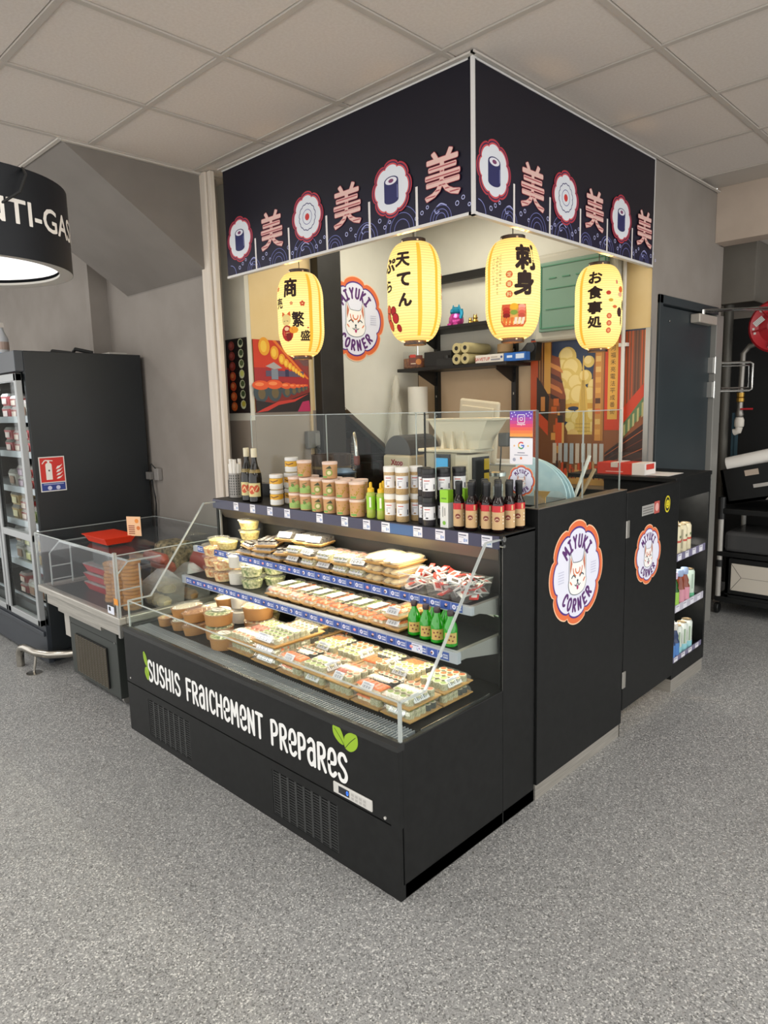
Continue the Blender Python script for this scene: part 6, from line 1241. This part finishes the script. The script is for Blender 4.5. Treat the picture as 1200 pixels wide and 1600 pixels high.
def wbox():
    t = thing('condiment_box', 'x', 'box'); part('carton', MB(P('#dcdcd6', .5)).box(-.019, .019, -.015, .015, 0, .142), t, local=True); part('green_band', MB(P('#8ec62a', .5)).box(-.0195, .0195, -.0155, .0155, .095, .1425), t, local=True)
    ar = Art(lambda u, v, h: (u, -.0156-h, v), .0003); ar.disc(0, .018, .008, '#7fb83a', n=10).rect(-.012, .108, .012, .113, '#5c8a1c').rect(-.008, .04, -.004, .08, '#9a9a94').rect(.002, .045, .006, .075, '#9a9a94'); part('carton_print', ar.mb, t, local=True); return t
s = Proto(wbox); s.at((-.262, .572, ZT_), 'tall white box with a green top beside the dark sauce bottles', 'white and green boxes'); s.at((-.236, .640, ZT_), 'white box with a green top behind the other', 'white and green boxes')
def soy():
    t = thing('sauce_bottle', 'x', 'bottle'); part('bottle_body', MB(P('#1a0c0a', .1)).lathe([(.018, 0), (.021, .004), (.0212, .098), (.019, .11), (.0115, .124), (.0105, .135)], n=20), t, smooth=True, local=True)
    part('cap_sleeve', MB(P('#17181a', .4)).lathe([(.0118, .128), (.0128, .13), (.0132, .163), (.0137, .165), (.0137, .176), (.012, .179)], n=18), t, smooth=True, local=True)
    ar = Art(wrap(.0214), .0003); ar.cut = .006; ar.rect(-.029, .012, .029, .075, '#c4a274').rect(-.029, .075, .029, .098, '#c0222a').up(); ar.disc(-.006, .05, .0095, '#7c3528', n=14); ar.up().line([(-.011, .047), (-.006, .051), (-.001, .048)], .0025, '#e0c4a0')
    ar.rect(.006, .077, .013, .095, '#c9a070')
    for i in range(3): ar.disc(.017, .035+.012*i, .0028, '#f0ead8', n=7)
    part('bottle_label', ar.mb, t, local=True); return t
s = Proto(soy); g_ = 'dark sauce bottles with red and kraft labels'
for i, (x, y) in enumerate(((-.203, .572), (-.146, .572), (-.090, .590), (-.043, .592), (-.036, .650), (-.030, .705), (-.178, .622), (-.125, .628), (-.082, .648), (-.165, .680), (-.112, .690), (-.070, .705))):
    s.at((x, y, ZT_), 'dark sauce bottle, %s row, %s' % (('front', 'front', 'front', 'front', 'right side', 'right side', 'middle', 'middle', 'middle', 'rear', 'rear', 'rear')[i], ('first from the green box', 'second from the green box', 'third from the green box', 'nearest the shelf corner', 'second from the corner', 'third from the corner', 'leftmost', 'centre', 'rightmost', 'leftmost', 'centre', 'rightmost')[i]), g_)

# ================================================================ food
def maki_me(core, outer=NORI, n=10, r=.0135, h=.022, q=.55):
    return MB(outer).lathe([(r, 0), (r, h)], n=n, cap=False).use(RICE).lathe([(r, h), (r*q, h+.0012)], n=n, cap=False).use(core).lathe([(r*q, h+.001), (0, h+.002)], n=n).mesh('maki_roll')
MK = {'o': maki_me(SALM), 'g': maki_me(GREENF), 'r': maki_me(SALM, SESR, 10, .016, .024, .72), 'y': maki_me(GREENF, SESR, 10, .016, .024, .72)}
def nig(top):
    mb = MB(RICE).fr(.022, .046, 0, .020, .042, .014).use(top).fr(.026, .052, .014, .024, .050, .018).fr(.024, .05, .018, .014, .04, .022); return mb.mesh('nigiri')
NG = {'s': nig(SALM), 't': nig(PINKF), 'w': nig(P('#e3d2b8', .4))}
GZ = MB(GYOZA).lathe([(0, 0), (.02, .003), (.024, .012), (.012, .02), (0, .022)], n=10, sy=1.7).mesh('dumpling', True)
DK_ = MB(P('#2c2420', .5)).lathe([(.014, 0), (.015, .02), (0, .024)], n=9).mesh('dark_roll')
LABM = MB(P('#d5d8de', .4)).box(-.5, .5, -.5, .5, 0, .001).mesh('barcode_label')
def barcode(w_, d_):
    """paper label bent over the lid edge, with printed bars"""
    mb = MB(P('#dfe0e2', .4)).box(-w_/2, w_/2, -d_/2, d_/2, 0, .0008).use(P('#5e6672', .5))
    for k in range(7): x = -w_*.38+w_*.11*k; mb.box(x, x+w_*(.03+.03*(k % 2)), -d_*.35, d_*.05, .0008, .0011)
    mb.use(P('#8f98a8', .5)).box(-w_*.38, w_*.3, d_*.16, d_*.24, .0008, .0011).box(-w_*.38, w_*.1, d_*.3, d_*.38, .0008, .0011); return mb.mesh('barcode_label')
def tray(w_, d_, lay, lab=('front', .05, .022), h=.028, base=KRAFTL, lidm=LID):
    """lay: list of (mesh, columns, rows, x-range, y-range)"""
    def f():
        t = thing('sushi_tray', 'x', 'food tray')
        part('tray_base', MB(base).fr(w_-.022, d_-.022, 0, w_-.006, d_-.006, .011, caps=(1, 1)).fr(w_, d_, .010, w_, d_, .0135), t, local=True)
        part('clear_lid', MB(lidm).fr(w_-.008, d_-.008, .0135, w_-.012, d_-.012, .0135+h*.55, caps=(0, 0)).fr(w_-.012, d_-.012, .0135+h*.55, w_-.034, d_-.034, .0135+h, caps=(0, 1)), t, local=True)
        for me, nx, ny, (xa, xb), (ya, yb) in lay:
            for i in range(nx):
                for j_ in range(ny):
                    o = link(me.name, me, t, ((xa+(xb-xa)*(i+.5)/nx)*w_+random.uniform(-.001, .001), (ya+(yb-ya)*(j_+.5)/ny)*d_, .0125)); o.rotation_euler = (0, 0, random.uniform(-.2, .2))
        if lab:
            wh, a, b_ = lab; o = link('barcode_label', barcode(a, b_), t)
            if wh == 'front': o.location = (.0, -d_/2+.016, .0135+h*.72); o.rotation_euler = (.85, 0, 0)
            elif wh == 'right': o.location = (w_/2-.016, -.01, .0135+h*.70); o.rotation_euler = (.85, 0, PI/2)
            else: o.location = (0, 0, .0142+h)
        return t
    return Proto(f)
X1, X0 = .42, -.42
mixed = tray(.138, .165, [(NG['s'], 3, 1, (X0, .1), (X0, -.02)), (MK['r'], 2, 2, (.08, X1), (X0, 0)), (MK['g'], 5, 2, (X0, X1), (.05, X1))], ('right', .07, .03))
salmon = tray(.138, .165, [(NG['s'], 5, 1, (X0, X1), (X0, -.02)), (MK['o'], 5, 2, (X0, X1), (.04, X1))], ('front', .055, .028))
califo = tray(.138, .165, [(MK['y'], 4, 2, (X0, X1), (X0, 0)), (MK['r'], 4, 2, (X0, X1), (0, X1))], ('right', .075, .032))
pinkt = tray(.138, .165, [(NG['t'], 2, 1, (X0, -.05), (X0, X1)), (MK['r'], 2, 4, (0, X1), (X0, X1)), (NG['s'], 2, 1, (X0, -.05), (0, X1))], ('front', .05, .03))
green = tray(.138, .165, [(MK['y'], 4, 3, (X0, X1), (X0, .1)), (NG['s'], 3, 1, (X0, .1), (.1, X1)), (MK['g'], 2, 2, (.1, X1), (.1, X1))], ('front', .07, .03))
D = .521; g_ = 'sushi trays on the lower deck'; kinds = [green, califo, mixed, salmon, califo, pinkt]; nm = ['green topped roll', 'sesame roll', 'mixed salmon', 'salmon nigiri', 'sesame roll', 'pink fish and roll']
colx = [-.138, -.283, -.428, -.573, -.714]; cn = ['deck right end', 'second from the right', 'third from the right', 'fourth from the right', 'fifth from the right']
for c, x in enumerate(colx):
    for r, y in enumerate((.215, .388)):
        for lv in range(2):
            k = (c*2+r*3+lv*1) % 6
            if c == 0: k = 1 if lv else 0
            kinds[k].at((x+random.uniform(-.003, .003), y, D+lv*.0435), '%s tray, %s, %s row, %s' % (nm[k], cn[c], ('front', 'back')[r], ('lower', 'upper')[lv]), g_)
plat = tray(.165, .27, [(MK['y'], 5, 4, (X0, X1), (X0, .05)), (MK['r'], 5, 2, (X0, X1), (.05, .25)), (NG['s'], 1, 1, (.25, X1), (-.35, -.15)), (MK['g'], 5, 2, (X0, X1), (.25, X1))], ('front', .10, .032))
plat2 = tray(.19, .27, [(MK['r'], 5, 3, (X0, X1), (X0, -.05)), (NG['t'], 3, 1, (X0, .1), (-.02, .16)), (MK['y'], 5, 3, (X0, X1), (.15, X1)), (MK['g'], 2, 1, (.1, X1), (-.02, .12))], ('right', .06, .032))
for k in range(3): plat.at((-.885, .275, D+.0425*k), 'wide sushi platter, right stack of the big platters, %s' % ('lowest', 'middle', 'topmost')[k], 'big sushi platters')
for k in range(2): plat2.at((-1.085, .285+.0*k, D+.0425*k), 'wide sushi platter, left stack of the big platters, %s' % ('lower', 'upper')[k], 'big sushi platters')
gp = tray(.17, .20, [(MK['g'], 4, 5, (X0, X1), (X0, X1)), (NG['s'], 1, 1, (.2, X1), (.2, X1))], None)
for k in range(3): gp.at((-.93, .508, D+.0425*k), 'platter of green rolls in the rear of the deck, %s' % ('lowest', 'middle', 'topmost')[k], 'green roll platters')
# middle shelf: narrow trays with an orange piece in front
MS = .728
nar = [tray(.078, .20, [(NG['s'], 2, 1, (X0, X1), (X0, -.2)), (MK[a], 2, 5, (X0, X1), (-.2, X1))], ('top', .045, .085), h=.034) for a in 'yrg']
on9 = ['first', 'second', 'third', 'fourth', 'fifth', 'sixth', 'seventh', 'eighth', 'ninth']
for k in range(9):
    nar[k % 3].at((-1.105+.0835*k, .452, MS), 'narrow tray of rolls with orange front, %s from the clear tubs' % on9[k], 'narrow trays on the middle shelf')
org = tray(.085, .22, [(NG['s'], 2, 3, (X0, X1), (X0, X1))], ('front', .06, .03))
for k in range(2): org.at((-.355, .458, MS+.0425*k), 'tray of orange nigiri beside the green bottles, %s' % ('lower', 'upper')[k], 'orange nigiri trays')
def gb():
    t = thing('green_bottle', 'x', 'bottle'); part('bottle_body', MB(P('#1f9014', .06, 0, .8)).lathe([(.021, 0), (.0245, .004), (.0245, .062), (.021, .078), (.011, .098), (.0095, .112)], n=20), t, smooth=True, local=True)
    part('cap', MB(P('#3a2b2c', .35)).lathe([(.0115, .108), (.0122, .11), (.0122, .124), (.011, .126)], n=14), t, smooth=True, local=True)
    ar = Art(wrap(.0247), .0003); ar.cut = .006; ar.rect(-.022, .014, .022, .052, '#c4a35a').up()
    for a, b_ in ((-.012, .04), (0, .042), (.011, .038), (-.006, .028), (.006, .024)): ar.disc(a, b_, .0035, '#7a3a28', n=7)
    part('bottle_label', ar.mb, t, local=True); return t
s = Proto(gb); g_ = 'small green bottles on the middle shelf'
for i, (x, y) in enumerate(((-.268, .385), (-.205, .378), (-.150, .374), (-.088, .372), (-.222, .445), (-.162, .440))): s.at((x, y, MS), 'small green bottle with a gold label, %s' % ('first from the orange trays', 'second from the orange trays', 'third from the orange trays', 'nearest the shelf end', 'rear left', 'rear right')[i], g_)
def cup(r0, r1, h, fill, fh=.8, lab=None):
    def f():
        t = thing('clear_tub', 'x', 'tub'); k = r0+(r1-r0)*fh
        part('contents', MB(fill).lathe([(r0-.002, .001), (k-.003, h*fh-.004), (k*.6, h*fh+.002), (0, h*fh)], n=18), t, smooth=True, local=True)
        part('tub_wall', MB(LID).lathe([(r0, 0), (r1, h)], n=20, cap=False), t, smooth=True, local=True); part('clear_lid', MB(LID).lathe([(r1+.003, h-.003), (r1+.004, h+.002), (r1-.004, h+.004), (r1-.006, h), (0, h)], n=20, cap=False), t, smooth=True, local=True)
        if lab: o = part('paper_label', MB(P('#e4e4e0', .4)).lathe([(r0+.004, h*.3), (r1-.001, h*.8)], n=20, cap=False), t, smooth=True, local=True)
        return t
    return Proto(f)
cm = cup(.045, .056, .052, MIXS); cg = cup(.045, .056, .05, MIXG); cy = cup(.043, .054, .045, YELF, .9); cw = cup(.04, .046, .07, P('#d3cfc4', .5), .85)
g_ = 'clear tubs of salad on the middle shelf'
L_ = [(cm, -1.66, .42, 0), (cm, -1.66, .42, 1), (cm, -1.66, .42, 2), (cm, -1.545, .40, 0), (cm, -1.545, .40, 1), (cw, -1.435, .405, 0), (cw, -1.44, .41, 1.45), (cm, -1.55, .52, 0), (cg, -1.43, .52, 0), (cg, -1.43, .52, 1), (cg, -1.32, .41, 0), (cg, -1.32, .41, 1), (cg, -1.275, .51, 0), (cg, -1.275, .51, 1)]
wh = ['leftmost stack, lowest', 'leftmost stack, middle', 'leftmost stack, topmost', 'second stack, lower', 'second stack, upper', 'third stack, lower', 'third stack, upper', 'rear left', 'rear middle, lower', 'rear middle, upper', 'stack at the right end of the tubs, lower', 'stack at the right end of the tubs, upper', 'rear right corner, lower', 'rear right corner, upper']
for (p_, x, y, k), l in zip(L_, wh): p_.at((x, y, MS+.056*k), 'clear tub of %s, %s' % ('green salad' if p_ is cg else 'pale dressing' if p_ is cw else 'orange salad', l), g_)
US = .869; g_ = 'clear tubs of yellow noodles on the upper shelf'
for x, y, k, l in ((-1.695, .475, 0, 'left of the front pair'), (-1.60, .468, 0, 'right of the front pair'), (-1.515, .545, 0, 'rear stack, lowest'), (-1.515, .545, 1, 'rear stack, middle'), (-1.52, .548, 2, 'rear stack, topmost')): cy.at((x, y, US+.0495*k), 'clear tub of yellow noodles, '+l, g_)
# flat wrapped packs, label-topped trays, dumpling trays on the upper shelf
flat = tray(.11, .15, [(P and DK_, 3, 4, (X0, X1), (X0, X1))], ('top', .05, .04), h=.014, base=KRAFTL, lidm=FILM)
for i, (x, y, k, rz) in enumerate(((-1.40, .49, 0, .05), (-1.38, .50, 1, -.25), (-1.28, .49, 0, .0), (-1.27, .49, 1, .3), (-1.26, .485, 2, .55), (-1.17, .50, 0, -.05), (-1.14, .505, 1, .5))):
    o = flat.at((x, y, US+.0285*k), 'thin film-wrapped snack pack on the upper shelf, %s' % ('leftmost', 'leftmost, upper, turned', 'second pile, lowest', 'second pile, middle, turned', 'second pile, topmost, turned', 'third pile, lower', 'third pile, upper, turned')[i], 'film wrapped snack packs', rz)
dark = tray(.10, .155, [(DK_, 3, 4, (X0, X1), (X0, X1))], ('front', .075, .03), h=.026); mixd = tray(.10, .155, [(MK['y'], 3, 3, (X0, X1), (X0, .1)), (NG['t'], 2, 1, (X0, X1), (.1, X1))], ('front', .075, .03), h=.026)
for i, (x, k, p_) in enumerate(((-1.045, 0, dark), (-1.045, 1, mixd), (-.94, 0, mixd), (-.94, 1, dark), (-.835, 0, dark), (-.835, 1, mixd), (-.73, 0, mixd), (-.73, 1, pinkt and mixd), (-.63, 0, mixd), (-.63, 1, dark))):
    p_.at((x, .505, US+.0405*k), '%s tray with big barcode label, %s from the snack packs, %s' % (('dark roll', 'mixed')[p_ is mixd], on9[i//2], ('lower', 'upper')[k]), 'barcode labelled trays on the upper shelf', 0 if k == 0 else random.uniform(-.1, .15))
for i, (x, y) in enumerate(((-1.18, .555), (-1.06, .56), (-.98, .56))): dark.at((x, y, US+.083), 'dark roll tray on top at the back, %s from the left' % on9[i], 'dark roll trays at the back', .25)
gy = tray(.10, .165, [(GZ, 2, 4, (X0, X1), (X0, X1))], None, h=.024)
for i, (x, n) in enumerate(((-.525, 3), (-.425, 3))):
    for k in range(n): gy.at((x, .505, US+.0385*k), 'dumpling tray, %s stack by the sachet bins, %s' % (('left', 'right')[i], ('lowest', 'middle', 'topmost')[k]), 'dumpling trays on the upper shelf')
# clear bins of sauce sachets
R = random.Random(8)
sach = []
for c1, c2 in (('#d8d6d2', '#c03a30'), ('#cfcac8', '#2c2a2a'), ('#d0443c', '#e6e2de'), ('#b9b6b2', '#b0483c')):
    mb = MB(P(c1, .3)).box(-.016, .016, -.026, .026, -.0015, .0015).use(P(c2, .3)).box(-.010, .010, -.016, .010, -.002, .002); sach.append(mb.mesh('sachet'))
for i, (x, w_, wn) in enumerate(((-.315, .13, 'left'), (-.19, .115, 'middle'), (-.097, .08, 'right'))):
    t = thing('sachet_bin', 'clear bin heaped with red and white sauce sachets, %s of three' % wn, 'bin', (x, .50, US), 'clear bins of sauce sachets')
    part('bin_wall', MB(LID).fr(w_-.02, .14, 0, w_, .16, .068, caps=(1, 0)), t, local=True); part('rim', MB(GEDGE).box(-w_/2, w_/2, -.0815, -.0785, .065, .069).box(w_/2-.0015, w_/2+.0015, -.08, .08, .065, .069).box(-w_/2-.0015, -w_/2+.0015, -.08, .08, .065, .069), t, local=True)
    for k in range(24):
        o = link('sachet', R.choice(sach), t, (R.uniform(-.38, .38)*w_, R.uniform(-.06, .06), .012+.058*(k/24)+R.uniform(0, .006))); o.rotation_euler = (R.uniform(-.9, .9), R.uniform(-.7, .7), R.uniform(0, 3.1))
# kraft bowls at the left of the deck
def kbowl(r0, r1, h, fill, sy=1., dome=.012, lab=True):
    def f():
        t = thing('kraft_bowl', 'x', 'bowl'); part('bowl_body', MB(KRAFT).lathe([(r0, 0), (r1, h)], n=28, sy=sy), t, smooth=True, local=True)
        part('food', MB(fill).lathe([(r1-.004, h+.001), (r1*.6, h+.006), (0, h+.008)], n=24, sy=sy), t, smooth=True, local=True)
        part('clear_lid', MB(LID).lathe([(r1+.002, h-.004), (r1+.004, h+.002), (r1-.003, h+.004), (r1-.008, h+dome), (0, h+dome)], n=28, sy=sy, cap=False), t, smooth=True, local=True)
        if lab:
            ar = Art(onZ(h+dome, 0, 0), .0005); ar.disc(0, 0, r1*.5, '#dcd8cc', ry=r1*.42); ar.up().rect(-r1*.25, -.006, r1*.3, .0, '#8a8a80').rect(-r1*.2, .008, r1*.2, .012, '#a09a90'); part('lid_label', ar.mb, t, local=True)
        return t
    return Proto(f)
rbig = kbowl(.060, .066, .052, MIXG, lab=True); ror = kbowl(.066, .074, .058, MIXS, lab=False); ov = kbowl(.040, .046, .045, RICE, 1.75, .014, False); ob = kbowl(.036, .042, .045, mottled('grain', '#8c5c34', '#b98a54', 60), 1.8, .014, False); sm = kbowl(.030, .036, .04, MIXS, 1.0, .01, False)
g_ = 'kraft bowls with clear lids'
for p_, x, y, z, l in ((rbig, -1.215, .175, 0, 'round kraft bowl standing alone at the front of the deck'), (rbig, -1.35, .235, 0, 'round kraft bowl under the white-labelled one'), (rbig, -1.35, .235, .066, 'round kraft bowl with a white label, on another bowl'), (ror, -1.27, .405, 0, 'lower large round kraft bowl at the back'), (ror, -1.268, .40, .072, 'large round kraft bowl with an orange salad, topmost at the back'),
                       (ob, -1.485, .20, 0, 'oval kraft bowl, lower of the front stack'), (ob, -1.485, .205, .061, 'oval kraft bowl with brown grain, upper of the front stack'), (ov, -1.60, .21, 0, 'oval kraft bowl, lower of the left stack'), (ov, -1.60, .215, .061, 'oval kraft bowl with pale rice, upper of the left stack'), (sm, -1.715, .16, 0, 'smallest kraft cup at the left end of the deck'),
                       (ov, -1.69, .42, 0, 'oval kraft bowl at the rear left of the deck'), (ov, -1.585, .45, 0, 'lower oval kraft bowl at the rear, second from the left'), (ov, -1.585, .45, .061, 'upper oval kraft bowl at the rear, second from the left')):
    p_.at((x, y, D+z), l, g_)
cw.at((-1.47, .43, D), 'clear cup of pale dressing between the kraft bowls, lower', 'clear dressing cups on the deck'); cw.at((-1.47, .43, D+.076), 'clear cup of pale dressing between the kraft bowls, upper', 'clear dressing cups on the deck')
cy.at((-1.36, .53, D), 'clear tub of yellow noodles at the rear of the deck, lower', 'yellow noodle tubs on the deck'); cy.at((-1.36, .53, D+.0495), 'clear tub of yellow noodles at the rear of the deck, upper', 'yellow noodle tubs on the deck')
